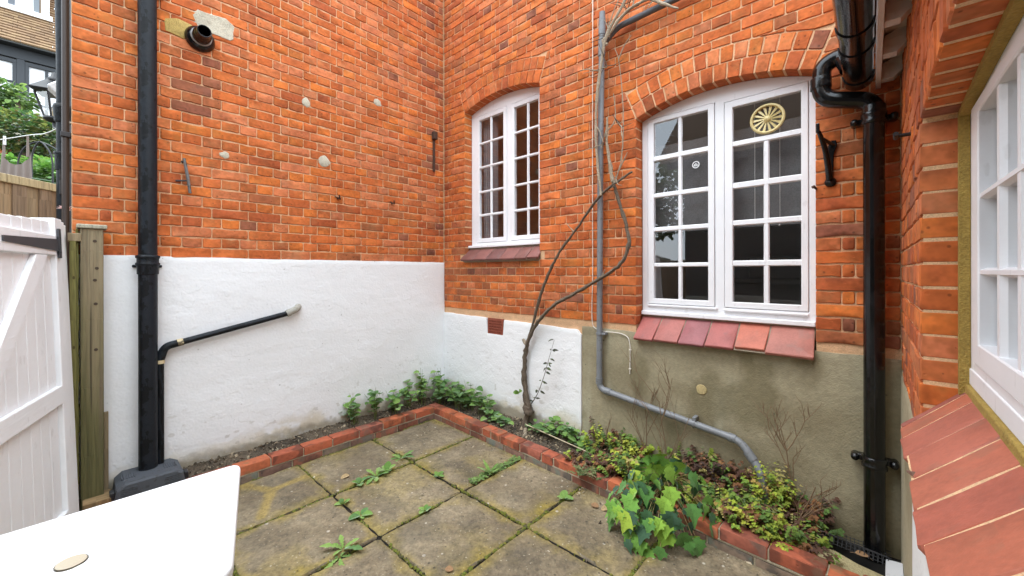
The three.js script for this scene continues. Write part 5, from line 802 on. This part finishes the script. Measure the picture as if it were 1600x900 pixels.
cover('corydalis_cover', 'yellow green feathery tuft hanging over the edging at the right end of the bed', 1300, 59, COV, () => [6, 3, 6, 1, 0.5, 0.5, 1, 1], (r) => [2.92 + 0.3 * r(), 0.2 + 0.2 * r(), 0.9], 0.2, 0.022, leafletG);
cover('corydalis_cover', 'loose yellow green tuft rising against the cement beside the pipe end', 620, 63, COV, () => [5, 2, 5, 0.5, 1, 1, 3, 2], (r) => [3.05 + 0.12 * r(), 0.05 + 0.07 * r(), 1.6], 0.24, 0.02, leafletG);
cover('brown_leaf_clump', 'clump of withered red brown leaves under the sloping grey pipe', 420, 67, [[0.13, 0.05, 0.025], [0.2, 0.085, 0.035], [0.32, 0.16, 0.06], [0.07, 0.035, 0.022]], () => [3, 3, 2, 3], (r) => [2.66 + 0.24 * r(), 0.02 + 0.07 * r(), 1.2], 0.22, 0.026, leafletG);
// dry stems standing against the cement
function dryWeed(label, base, h, seed, lean, n = 7, spread = 0.55) {
  const t = thing('dry_weed', label, 'dry weed', null, base), r = rng(seed), grow = (p, d, L, rad, lvl) => { const P = [p.clone()]; let q = p.clone(), v = d.clone(); for (let i = 0; i < 4; i++) { v.add(V((r() - 0.5) * 0.22, 0.05, (r() - 0.5) * 0.12)).normalize(); q = q.clone().addScaledVector(v, L / 4); P.push(q); } part(lvl ? 'twig' : 'stem', strand(P, P.map((_, i) => rad * (1 - i * 0.13)), 5, false), M.stem, t); if (lvl < 3) for (let k = 0; k < (lvl === 0 ? n : 2 + Math.floor(r() * 2)); k++) { const b = P[1 + Math.floor(r() * 4)], s = r() < 0.5 ? -1 : 1; grow(b, v.clone().add(V(s * spread * (0.6 + r()), 0.25, (r() - 0.4) * 0.4)).normalize(), L * (0.42 + 0.25 * r()), rad * 0.66, lvl + 1); } };
  grow(V(0, 0, 0), V(lean, 1, 0).normalize(), h, 0.0048, 0);
}
dryWeed('tall branching dry brown weed standing in front of the sloping grey pipe', [2.52, 0.1, 0.14], 0.52, 5, -0.06);
dryWeed('thin pale dry weed leaning left against the cement under the window sill', [2.36, 0.1, 0.07], 0.44, 6, -0.12, 5, 0.4);
dryWeed('short dark dead stalk standing left in the bed below the grey pipe bend', [2.06, 0.1, 0.09], 0.2, 7, -0.05, 2, 0.2);
dryWeed('thin dry stalk with wiry tips left of the black downpipe', [3.22, 0.1, 0.08], 0.38, 8, -0.1, 6, 0.5);
dryWeed('arching dry twig with withered tips in front of the black downpipe', [3.2, 0.12, 0.24], 0.3, 9, 0.55, 5, 0.5);
// weeds in the paving joints
const dandyG = [0, 1, 2].map((i) => blade(DANDY, 0, 0.2, 0.25 + 0.2 * i)), lanceG = blade(LANCE, 0, 0.25, 0.3);
function rosette(x, z, n, L, seed, label, up = 0.85, g = dandyG) { const t = thing('paving_weed', label, 'weed', null, [x, 0.002, z]), r = rng(seed); for (let i = 0; i < n; i++) { const a = i / n * 6.28 + r() * 0.7, dir = V(Math.cos(a), up * (0.4 + 0.9 * r()), Math.sin(a)); leafAt('leaf', Array.isArray(g) ? g[i % 3] : g, greens[pick(r, [2, 3, 1, 4, 1])], t, V(Math.cos(a) * 0.006, 0, Math.sin(a) * 0.006), dir, V(-Math.cos(a) * 0.3, 1, -Math.sin(a) * 0.3 + 0.1), L * (0.65 + 0.6 * r())); } }
rosette(0.87, 1.29, 8, 0.095, 71, 'dandelion rosette in the slab joint left of the middle of the paving', 0.8); rosette(0.86, 1.2, 5, 0.075, 72, 'small upright weed close behind the dandelion rosette', 1.2, ovalG);
rosette(0.76, 1.02, 8, 0.085, 73, 'pale green weed at the slab joint near the left brick edging', 0.7); rosette(1.43, 1.79, 8, 0.085, 74, 'upright dandelion weed in the joint nearest the white table', 1.0); rosette(1.22, 1.585, 5, 0.06, 75, 'tiny weed in the joint between the white table and the dandelions', 0.4, ovalG); rosette(1.455, 0.72, 6, 0.11, 76, 'dark narrow upright weed in the joint by the back edging', 1.6, lanceG); rosette(1.475, 1.83, 5, 0.085, 77, 'flat dandelion leaf spread on the slab beside the upright dandelion', 0.1);
{ // small sprigs rooted along the joints
  const q = rng(881); for (const [x, z, l] of [[0.87, 1.42, 'tiny sprig in the slab joint just left of the dandelion rosette'], [1.02, 1.605, 'tiny sprig in the long joint in front of the dandelion rosette'], [1.47, 1.3, 'tiny sprig in the joint at the middle of the paving'], [2.03, 0.62, 'tiny sprig in the joint near the wispy tuft at the edging'], [1.2, 0.99, 'tiny sprig in the joint nearest the wall corner'], [1.47, 2.1, 'tiny sprig in the joint beside the white table corner']]) rosette(x, z, 4 + Math.floor(q() * 3), 0.035 + 0.02 * q(), 400 + Math.floor(x * 100), l, 0.9, ovalG);
}
{ // a line of creeping weed along one joint, a wispy tuft at the edging
  const r = rng(81), N = 300, im = new THREE.InstancedMesh(ovalG[1], leafM([1, 1, 1], 0.3), N), m = new THREE.Matrix4(), c = new THREE.Color(); for (let n = 0; n < N; n++) { const z = 0.4 + 0.5 * r(), x = 1.468 + (r() - 0.5) * 0.05 - 0.02, a = r() * 6.28, y = V(Math.cos(a), 0.4 * r(), Math.sin(a)).normalize(), u = V(0, 1, 0.2).addScaledVector(y, -0.2).normalize(), zz = u.addScaledVector(y, -u.dot(y)).normalize(), xx = y.clone().cross(zz), s = 0.01 + 0.018 * r(); m.makeBasis(xx, y, zz).scale(V(s, s, s)).setPosition(x, 0.003 + 0.018 * r(), z); im.setMatrixAt(n, m); const v = 0.7 + 0.6 * r(); c.setRGB(0.15 * v, 0.25 * v, 0.05 * v); im.setColorAt(n, c); } im.name = 'creeping_weed'; tag(im, 'bright creeping weed along the slab joint that meets the back edging', 'weed', null, 'stuff'); scene.add(im);
  cover('wispy_tuft', 'wispy grey green tuft growing at the foot of the back edging', 420, 83, [[0.12, 0.18, 0.05], [0.2, 0.24, 0.08], [0.3, 0.28, 0.13]], () => [3, 2, 2], (q) => [2.02 + 0.16 * q(), 0.4 + 0.05 * q(), 0.7], 0.16, 0.014, leafletG);
}
{ // cane lying in the bed, fallen leaves
  solo('garden_cane', strand([[1.3, 0.16, 0.14], [1.62, 0.15, 0.17], [1.95, 0.14, 0.2]], [0.0045, 0.0045, 0.004], 7), std([0.5, 0.42, 0.28]), 'thin pale cane lying along the bed right of the climber trunk', 'cane');
  const r = rng(93), br = [leafM([0.3, 0.17, 0.08], 0.15), leafM([0.42, 0.3, 0.15], 0.15), leafM([0.16, 0.08, 0.05], 0.15)], F = [[2.2, 0.004, 0.56, 'pale fallen leaf on the paving left of the lobed leaf plant'], [2.3, 0.004, 0.52, 'brown fallen leaf curled at the foot of the edging'], [3.5, 0.06, 0.12, 'brown fallen leaf lying on the drain mesh by the downpipe'], [3.45, 0.1, 0.2, 'withered leaf caught on the front of the drain mesh'], [0.72, 0.004, 1.42, 'small brown dead leaf on the slab left of the dandelion rosette'], [2.86, 0.12, 0.4, 'straw coloured dead leaf resting on top of the edging'], [1.95, 0.004, 1.52, 'curled brown leaf on the slab nearest the camera'], [3.577, 0.998, 1.42, 'brown withered leaf stuck at the lip of the red tile sill']];
  F.forEach(([x, y, z, l], i) => { const t = thing('fallen_leaf', l, 'dead leaf', null, [x, y, z]); leafAt('blade', ovalG[i % 3], i === 7 ? br[2] : br[i % 3], t, V(0, 0.006, 0), V(Math.cos(i * 2), 0.1, Math.sin(i * 2)), V(0.2 * r(), 1, 0.4 * r()), i === 7 ? 0.022 : 0.04 + 0.02 * r()); part('stalk', strand([[0, 0.006, 0], [-Math.cos(i * 2) * 0.02, 0.004, -Math.sin(i * 2) * 0.02]], [0.0012, 0.001], 4), M.stem, t); });
}

// ---------------------------------------------------------------- beyond the left wall: neighbour's garden and house
{ // rising ground
  const g = new THREE.PlaneGeometry(26, 24, 60, 40); g.rotateX(-Math.PI / 2); g.translate(-14.4, 0, 3); const p = g.attributes.position; for (let i = 0; i < p.count; i++) { const x = p.getX(i), z = p.getZ(i); p.setY(i, 2.25 * sm(-1.5, -3.4, x) + 1.7 * sm(-4.5, -11, x) + 0.2 * (fbm(x, z, 4, 151) - 0.5) - 0.04); } g.computeVertexNormals(); structure('garden_bank', uvm(g), M.ground);
}
{
  const t = thing('timber_fence', 'brown close boarded fence with pale capping rail beyond the white gate', 'fence', null, [-1.04, 0, 2.82], 2.402), r = rng(5); // local x runs away to the left
  for (let i = 0; i < 16; i++) part('board', bx(i * 0.082, i * 0.082 + 0.086, 0.1, 2.09, -0.012 - (i % 2) * 0.009, 0.0 - (i % 2) * 0.009, 0.003), M.woodFence[Math.floor(r() * 5)], t);
  part('capping_rail', bx(-0.01, 1.33, 2.075, 2.132, -0.03, 0.022, 0.005), std([0.46, 0.37, 0.22], { map: rep(woodTex, 2), bumpMap: rep(woodBump, 2), bumpScale: 0.005 }), t); part('end_post', bx(-0.045, -0.012, 0, 2.12, -0.07, 0.01, 0.005), M.woodPost, t);
  t.children.forEach((c) => { c.rotation.y = Math.PI; }); t.children.forEach((c) => { c.geometry.translate(0, 0, 0); c.geometry.scale(-1, 1, -1); c.rotation.y = 0; });
}
{
  const t = thing('soil_pipe', 'black pipe rising at the outer end of the left wall', 'soil pipe'); part('pipe', [strand([[-0.41, 0, 2.795], [-0.41, 2.85, 2.795], [-0.43, 3.4, 2.8], [-0.47, 5, 2.81]], [0.034, 0.034, 0.036, 0.036], 18)], M.ironPipe, t);
  part('socket', lathe([[0.034, -0.06], [0.041, -0.055], [0.041, 0.04], [0.046, 0.045], [0.046, 0.06], [0.034, 0.062]], 20).translate(-0.41, 2.2, 2.795), M.ironPipe, t); part('socket', lathe([[0.034, -0.07], [0.043, -0.06], [0.05, 0.03], [0.045, 0.05], [0.034, 0.055]], 20).translate(-0.41, 2.52, 2.795), M.ironPipe, t);
  part('inspection_plate', bx(-0.375, -0.365, 1.98, 2.14, 2.775, 2.815, 0.003), M.darkIron, t);
  const w = thing('rain_pipe', 'dark brown rain pipe on the end of the left wall, tight to the bricks', 'rain pipe'); part('pipe', strand([[-0.13, 0, 2.785], [-0.13, 5, 2.785]], [0.016, 0.016], 14), std([0.05, 0.035, 0.03], { roughness: 0.5 }), w); for (const y of [1.2, 2.3, 3.4]) part('clip', bx(-0.155, -0.105, y, y + 0.03, 2.76, 2.806, 0.004), M.darkIron, w);
  const f = thing('security_light', 'white box security light fixed near the top left wall corner', 'security light', null, [-0.62, 2.74, 2.815], 0); const b = bx(-0.06, 0.06, -0.035, 0.035, -0.05, 0.05, 0.012, 2); b.rotateX(0.75); part('housing', b, M.white, f); part('arm', strand([[0, 0, -0.02], [0.06, 0.0, -0.05], [0.2, 0.0, -0.03]], [0.012, 0.012, 0.012], 8), M.darkIron, f);
}
{ // black lantern on a bracket
  const t = thing('lantern', 'old style black lantern with tapered glass beside the pipe', 'lantern', null, [-3.35, 3.2, 2.905], 0.5), n = 4, A = (y, r, k) => V(Math.cos(k / n * 6.2832 + 0.785) * r, y, Math.sin(k / n * 6.2832 + 0.785) * r);
  for (let k = 0; k < n; k++) { part('frame_bar', strand([A(0.02, 0.075, k), A(0.3, 0.155, k)], [0.011, 0.011], 6), M.black, t); const a = A(0.03, 0.074, k), b = A(0.03, 0.074, k + 1), c = A(0.3, 0.153, k + 1), d = A(0.3, 0.153, k), g = new THREE.BufferGeometry(); g.setAttribute('position', new THREE.Float32BufferAttribute([...a, ...b, ...c, ...a, ...c, ...d], 3)); g.computeVertexNormals(); part('pane', uvm(g), M.glass, t); }
  const roof = new THREE.CylinderGeometry(0.06, 0.215, 0.14, 4, 1); roof.rotateY(0.785 + 0.785); roof.translate(0, 0.375, 0); part('hood', [uvm(roof), uvm(new THREE.CylinderGeometry(0.215, 0.2, 0.02, 4, 1).rotateY(1.57).translate(0, 0.3, 0))], M.black, t); part('finial', lathe([[0.055, 0.44], [0.06, 0.46], [0.03, 0.49], [0.02, 0.53], [0, 0.545]], 14), M.black, t);
  part('base', lathe([[0, -0.03], [0.045, -0.025], [0.085, 0.0], [0.09, 0.025], [0, 0.03]], 16), M.black, t); part('burner', lathe([[0, 0.03], [0.02, 0.03], [0.016, 0.16], [0, 0.17]], 10), std([0.55, 0.42, 0.25]), t);
  part('bracket', strand(curve([[0, -0.02, 0], [0.05, -0.1, 0.02], [0.35, -0.12, 0.1], [0.75, -0.03, 0.15], [1.6, -0.02, -0.1]], 20), Array(21).fill(0.018), 8), M.black, t);
}
{ // washing line with a garment
  solo('washing_line', strand(curve([[-0.3, 2.44, 2.765], [-1.9, 2.7, 2.93], [-3.11, 2.93, 3.08], [-3.6, 2.9, 3.4], [-5, 3.05, 4.2]], 30), Array(31).fill(0.005), 6), std([0.75, 0.75, 0.72]), 'thin pale washing line strung past the end of the left wall', 'washing line');
  const t = thing('hanging_garment', 'brown strappy garment hanging from the washing line', 'garment'), m = std([0.2, 0.16, 0.14], { side: THREE.DoubleSide, roughness: 1 });
  const A = V(-3.31, 0, 3.27), B = V(-3.1, 0, 3.06), N = V(0.7, 0, 0.7), nx = 40, ny = 24, pos = [], idx = []; for (let j = 0; j <= ny; j++) for (let i = 0; i <= nx; i++) { const u = i / nx, v = j / ny, neck = 0.14 * Math.sin(u * Math.PI) ** 0.6, w = 1 + 0.25 * v, x = mix(A.x, B.x, 0.5 + (u - 0.5) * w), z = mix(A.z, B.z, 0.5 + (u - 0.5) * w), f = 0.012 * Math.sin(u * 26 + 2 * v) * (0.4 + v); pos.push(x + N.x * f, mix(2.76 - neck, 2.2, v), z + N.z * f); } for (let j = 0; j < ny; j++) for (let i = 0; i < nx; i++) { const a = j * (nx + 1) + i, b = a + nx + 1; idx.push(a, b, a + 1, a + 1, b, b + 1); }
  const g = new THREE.BufferGeometry(); g.setAttribute('position', new THREE.Float32BufferAttribute(pos, 3)); g.setIndex(idx); g.computeVertexNormals(); part('body', uvm(g), m, t);
  for (const [x, z, yt] of [[-3.3, 3.255, 2.895], [-3.125, 3.085, 2.93]]) part('strap', strand([[x, 2.7, z], [x, yt, z]], [0.012, 0.008], 6), m, t);
  const pg = thing('clothes_peg', 'white clothes peg clipped on the washing line above the garment', 'peg', null, [-3.3, 2.88, 3.25]); part('leg', bx(-0.012, -0.002, -0.05, 0.04, -0.01, 0.01, 0.003), M.white, pg); part('leg', bx(0.002, 0.012, -0.05, 0.04, -0.01, 0.01, 0.003), M.white, pg); part('spring', strand([[-0.014, 0, 0], [0.014, 0, 0]], [0.006, 0.006], 8), M.greyIron, pg);
}
{ // wire hoops
  const mk = (label, pts, extra) => { const t = thing('garden_hoop', label, 'hoop'); part('hoop', strand(curve(pts, 24), Array(25).fill(0.009), 8), M.black, t); for (const e of extra) part('cross_bar', strand(e, [0.008, 0.008], 6), std([0.1, 0.16, 0.09]), t); };
  mk('black wire hoop in the garden, the narrow one in front', [[-4.03, 1.9, 3.1], [-4.03, 2.6, 3.1], [-4.03, 2.88, 3.1], [-4.0, 3.01, 3.07], [-3.95, 3.06, 3.03], [-3.89, 2.99, 2.98], [-3.85, 2.88, 2.94], [-3.84, 2.57, 2.93], [-3.84, 1.9, 2.93]], [[[-4.03, 2.62, 3.1], [-3.84, 2.58, 2.93]]]);
  mk('wide black wire hoop behind the narrow garden hoop', [[-4.48, 2.0, 3.24], [-4.48, 2.73, 3.24], [-4.46, 2.95, 3.22], [-4.4, 3.06, 3.17], [-4.28, 3.12, 3.07], [-4.17, 3.08, 2.97], [-4.05, 2.95, 2.85], [-4.02, 2.6, 2.82]], [[[-4.48, 2.6, 3.24], [-4.02, 2.6, 2.82]]]);
}
function bush(name, label, category, blobs, N, seed, cols, size) { // many leaves through the volume of a few overlapping clumps, on a stem
  const t = thing(name, label, category), r = rng(seed), im = new THREE.InstancedMesh(ovalG[1], leafM([1, 1, 1], 0.35), N), m = new THREE.Matrix4(), c = new THREE.Color();
  for (let n = 0; n < N; n++) { const b = blobs[pick(r, blobs.map((q) => q[3] * q[4] * q[3]))]; let x, y, z, d; do { x = 2 * r() - 1; y = 2 * r() - 1; z = 2 * r() - 1; d = Math.hypot(x, y, z); } while (d > 1 || d < 0.35 || fbm(x * 3 + b[0], y * 3 + z * 2, 3, seed) < 0.42); const p = V(b[0] + x * b[3], b[1] + y * b[4], b[2] + z * b[3]), dir = V(x + r() - 0.5, y * 0.4 - 0.2 + 0.6 * r(), z + r() - 0.5).normalize(), up = V(r() - 0.5, 1, r() - 0.5), zz = up.addScaledVector(dir, -up.dot(dir)).normalize(), xx = dir.clone().cross(zz), s = size * (0.6 + 0.8 * r()); m.makeBasis(xx, dir, zz).scale(V(s, s, s)).setPosition(p); im.setMatrixAt(n, m); const k = cols[Math.floor(r() * cols.length)], v = 0.75 + 0.5 * r(); c.setRGB(k[0] * v, k[1] * v, k[2] * v); im.setColorAt(n, c); }
  im.name = 'foliage'; im.userData.kind = 'stuff'; t.add(im); for (const b of blobs) part('stem', strand([[b[0] + 0.1, b[1] - b[4] * 1.6, b[2]], [b[0], b[1], b[2]]], [0.05, 0.02], 7), M.bark, t);
}
bush('garden_shrub', 'bright green leafy shrub in front of the distant tiled house', 'shrub', [[-7.9, 4.5, 3.8, 0.42, 0.42], [-7.55, 4.55, 3.42, 0.22, 0.2], [-7.7, 5.05, 3.95, 0.22, 0.32]], 2200, 5, [[0.12, 0.24, 0.05], [0.2, 0.34, 0.07], [0.08, 0.17, 0.04], [0.3, 0.42, 0.11]], 0.075);
bush('garden_shrub', 'dense dark green shrub below the bright one, left of the lantern post', 'shrub', [[-7.3, 3.85, 3.35, 0.5, 0.38], [-7.0, 3.75, 2.98, 0.3, 0.3]], 2400, 6, [[0.09, 0.2, 0.06], [0.14, 0.28, 0.06], [0.3, 0.34, 0.08], [0.22, 0.2, 0.06], [0.07, 0.14, 0.05]], 0.07);
bush('low_hedge', 'low bright green planting seen through the wire hoops', 'planting', [[-6.0, 2.92, 3.5, 0.35, 0.3], [-5.8, 2.9, 3.1, 0.32, 0.3], [-5.7, 2.88, 2.8, 0.3, 0.3]], 2600, 7, [[0.16, 0.34, 0.05], [0.24, 0.42, 0.08], [0.1, 0.24, 0.04]], 0.07);
{
  const t = thing('pink_rose', 'pale pink rose bloom by the end of the fence', 'rose', null, [-0.2, 1.865, 2.788]), r = rng(3); for (let i = 0; i < 14; i++) { const a = i * 2.4, k = 0.25 + i * 0.055, dir = V(Math.cos(a) * k, 1 - k * 0.7, Math.sin(a) * k); leafAt('petal', roundG[2], M.petal ||= leafM([0.85, 0.62, 0.6], 0.4), t, V(Math.cos(a) * 0.006, 0, Math.sin(a) * 0.006), dir, V(-Math.cos(a), 0.4, -Math.sin(a)), 0.032); } part('stem', strand([[0, 0, 0], [-0.01, -0.3, 0.01], [0.02, -1.9, 0.0]], [0.004, 0.004, 0.006], 6), std([0.1, 0.16, 0.04]), t); for (let i = 0; i < 7; i++) leafAt('leaf', ovalG[1], greens[2], t, V(0, -0.05 - 0.05 * i, 0), V(Math.cos(i * 2.1), 0.1, Math.sin(i * 2.1)), V(0, 1, 0.2), 0.04);
  const w = thing('garden_wall', 'low old red brick wall behind the lantern in the garden', 'garden wall', null, [-9.2, 3.2, 1.5], Math.PI / 2); part('mortar', bx(-6, 0, 0, 1.02, -0.2, -0.006, 0), M.mortarGrey, w); const bs = []; for (let k = 0; k < 14; k++) for (let i = 0; i < 26; i++) { const g = sharedBrick('s', 0, (i * 3 + k) % 9).clone(); g.translate(-5.9 + i * 0.225 + (k % 2) * 0.11, 0.04 + k * 0.072, 0); bs.push(paint(g, TONES[(i * 7 + k * 3) % 3 === 0 ? 3 : 2])); } part('brickwork', bs, brickVC, w, 'stuff'); part('coping', bx(-6.05, 0.05, 1.02, 1.1, -0.26, 0.05, 0.01), M.patch, w);
}
{ // tiled house far up the slope; front faces +x
  const t = thing('tiled_house', 'distant house with brown tiled roof, dormer and dark framed windows', 'house', null, [-14, 0, 0], Math.PI / 2), dark = std([0.035, 0.04, 0.048], { roughness: 0.6 }), lx = (z) => -z; // local x = -world z
  part('wall', bx(-9, -1, 1, 7.75, -3, -0.02, 0), std([0.3, 0.29, 0.28], { map: rep(grit, 1) }), t);
  const win = (x0, x1, y0, y1, cols, rows) => { const w = new THREE.Group(); w.name = 'window'; t.add(w); part('frame', [bx(x0 - 0.07, x1 + 0.07, y1, y1 + 0.1, -0.03, 0.05, 0.005), bx(x0 - 0.07, x1 + 0.07, y0 - 0.09, y0, -0.03, 0.07, 0.005), bx(x0 - 0.07, x0, y0, y1, -0.03, 0.05, 0.005), bx(x1, x1 + 0.07, y0, y1, -0.03, 0.05, 0.005)], dark, w); for (let i = 1; i < cols; i++) part('glazing_bar', bx(mix(x0, x1, i / cols) - 0.03, mix(x0, x1, i / cols) + 0.03, y0, y1, -0.02, 0.035, 0.004), dark, w); for (let j = 1; j < rows; j++) part('glazing_bar', bx(x0, x1, mix(y0, y1, j / rows) - 0.022, mix(y0, y1, j / rows) + 0.022, -0.02, 0.03, 0.004), dark, w); part('pane', bx(x0, x1, y0, y1, -0.018, -0.01, 0), phy([0.8, 0.8, 0.83], { roughness: 0.3 }), w); };
  for (let i = 0; i < 5; i++) { part('timber_post', bx(-5.7 + i * 0.93, -5.55 + i * 0.93, 5.2, 7.4, -0.02, 0.06, 0.01), dark, t); win(-5.48 + i * 0.93, -4.84 + i * 0.93, 5.7, 7.25, 2, 3); }
  part('timber_beam', bx(-8, -1, 7.38, 7.68, -0.02, 0.07, 0.01), dark, t); part('timber_beam', bx(-8, -1, 5.3, 5.5, -0.02, 0.07, 0.01), dark, t);
  part('gutter', strand([[-8, 7.74, 0.34], [-1, 7.74, 0.34]], [0.06, 0.06], 12), std([0.3, 0.32, 0.35]), t); part('soffit', bx(-8, -1, 7.68, 7.72, -0.02, 0.3, 0), dark, t);
  const r = rng(7), cols = [[0.27, 0.17, 0.095], [0.25, 0.155, 0.088], [0.29, 0.19, 0.105], [0.21, 0.13, 0.075], [0.26, 0.16, 0.09]], ts = []; for (let k = 0; k < 32; k++) for (let i = 0; i < 36; i++) { const g = new THREE.BoxGeometry(0.161, 0.04, 0.2); g.rotateX(0.66); g.translate(-6.6 + i * 0.163 + (k % 2) * 0.08 + (r() - 0.5) * 0.01, 7.78 + k * 0.105 + (r() - 0.5) * 0.008, 0.36 - k * 0.083); ts.push(paint(uvm(g), cols[Math.floor(r() * 5)])); } part('roof_tiles', ts, std([1, 1, 1], { vertexColors: true, map: grit, roughness: 0.95 }), t, 'stuff');
  const d = new THREE.Group(); d.name = 'dormer'; t.add(d); const wt = std([0.8, 0.8, 0.8], { map: rep(paintTex, 0.5), roughness: 0.7 });
  part('cheek', bx(-5.2, -3.27, 8.95, 11, -2.6, -0.52, 0), std([0.42, 0.28, 0.18], { map: grit }), d); part('sill', bx(-5.3, -3.2, 8.88, 9.03, -0.8, -0.42, 0.01), wt, d); part('frame', [bx(-3.42, -3.26, 9.03, 10.9, -0.54, -0.46, 0.01), bx(-5.2, -3.42, 10.7, 10.9, -0.54, -0.46, 0.01)], wt, d); part('mullion', bx(-3.56, -3.45, 9.03, 10.7, -0.52, -0.48, 0.01), std([0.2, 0.22, 0.24]), d); part('mullion', bx(-4.02, -3.9, 9.03, 10.7, -0.52, -0.48, 0.01), std([0.14, 0.15, 0.17]), d); part('blind', bx(-5.1, -3.56, 9.03, 10.7, -0.53, -0.505, 0), std([0.78, 0.78, 0.8]), d);
}

// ---------------------------------------------------------------- behind the camera: what the window panes mirror
{
  const t = thing('boarded_house', 'dark boarded house with a tiled roof standing behind the viewpoint', 'house', null, [0.75, 0, 5.3], Math.PI), dk = std([0.055, 0.05, 0.048], { roughness: 0.9 }); // local x = -world x
  part('wall', bx(-7, 0, 0.0, 3.55, -0.3, 0, 0), dk, t); for (let i = 0; i < 22; i++) { const g = bx(-7, 0.0, 0, 0.165, -0.01, 0.012, 0); g.rotateX(-0.05); g.translate(0, 1.25 + i * 0.105, 0.014); part('weatherboard', g, dk, t); } part('plinth', bx(-7, 0.01, 0, 1.0, 0, 0.05, 0.01), std([0.32, 0.3, 0.28], { map: grit }), t); part('fascia', bx(-7.2, 0.25, 3.52, 3.7, 0.25, 0.28, 0.003), dk, t);
  const ts = [], r = rng(9); for (let k = 0; k < 30; k++) for (let i = 0; i < 46; i++) { const g = new THREE.BoxGeometry(0.16, 0.018, 0.19); g.rotateX(0.8); g.translate(-7.1 + i * 0.164 + (k % 2) * 0.08, 3.7 + k * 0.085, 0.3 - k * 0.085 + (r() - 0.5) * 0.01); ts.push(g); } part('roof_tiles', ts.map((g) => uvm(g)), std([0.12, 0.075, 0.05], { map: grit, roughness: 0.95 }), t, 'stuff');
}
{
  const t = thing('garden_tree', 'leafy tree behind the viewpoint mirrored in the window panes', 'tree'); part('trunk', strand([[-1.6, 0, 9], [-1.55, 1.4, 9], [-1.5, 2.8, 9.05]], [0.14, 0.11, 0.07], 10, true, 0.2), M.bark, t); for (const e of [[-2.2, 4, 9.3], [-0.9, 3.9, 8.7], [-1.4, 4.2, 9.6]]) part('limb', strand([[-1.5, 2.6, 9.05], e], [0.06, 0.025], 7), M.bark, t);
  const r = rng(19), N = 2600, im = new THREE.InstancedMesh(ovalG[1], leafM([0.1, 0.17, 0.04], 0.3), N), m = new THREE.Matrix4(); for (let n = 0; n < N; n++) { let x, y, z; do { x = 2 * r() - 1; y = 2 * r() - 1; z = 2 * r() - 1; } while (Math.hypot(x, y, z) > 1 || fbm(x * 3 + 4, y * 3 + z * 3, 3, 23) < 0.45); const d = V(r() - 0.5, r() - 0.5, r() - 0.5).normalize(), u = V(0, 1, 0.3), zz = u.addScaledVector(d, -u.dot(d)).normalize(), s = 0.1 + 0.1 * r(); m.makeBasis(d.clone().cross(zz), d, zz).scale(V(s, s, s)).setPosition(-1.5 + 1.5 * x, 3.7 + 1.25 * y, 9 + 1.4 * z); im.setMatrixAt(n, m); } im.name = 'crown'; im.userData.kind = 'stuff'; t.add(im);
  const l = thing('lamp_post', 'slim black lamp post behind the viewpoint mirrored in the window panes', 'lamp post', null, [0.55, 0, 5.9]); part('post', lathe([[0.09, 0], [0.09, 0.3], [0.05, 0.4], [0.04, 3.6], [0, 3.62]], 12), M.black, l); part('lantern', new THREE.CylinderGeometry(0.14, 0.07, 0.3, 6).translate(0, 3.75, 0), M.black, l); part('hood', new THREE.ConeGeometry(0.17, 0.16, 6).translate(0, 3.98, 0), M.black, l);
  const f = thing('close_fence', 'low dark garden fence behind the viewpoint', 'fence', null, [-3.3, 0, 5.7]); for (let i = 0; i < 38; i++) part('board', bx(i * 0.105, i * 0.105 + 0.1, 0, 1.72, 0, 0.02, 0.004), M.woodFence[3], f); part('rail', bx(0, 4, 1.5, 1.58, 0.02, 0.06, 0.004), M.woodFence[3], f);
}

// ---------------------------------------------------------------- shadows and the picture
scene.traverse((o) => { if (o.isMesh) { o.castShadow = true; o.receiveShadow = true; } });
renderer.render(scene, camera);
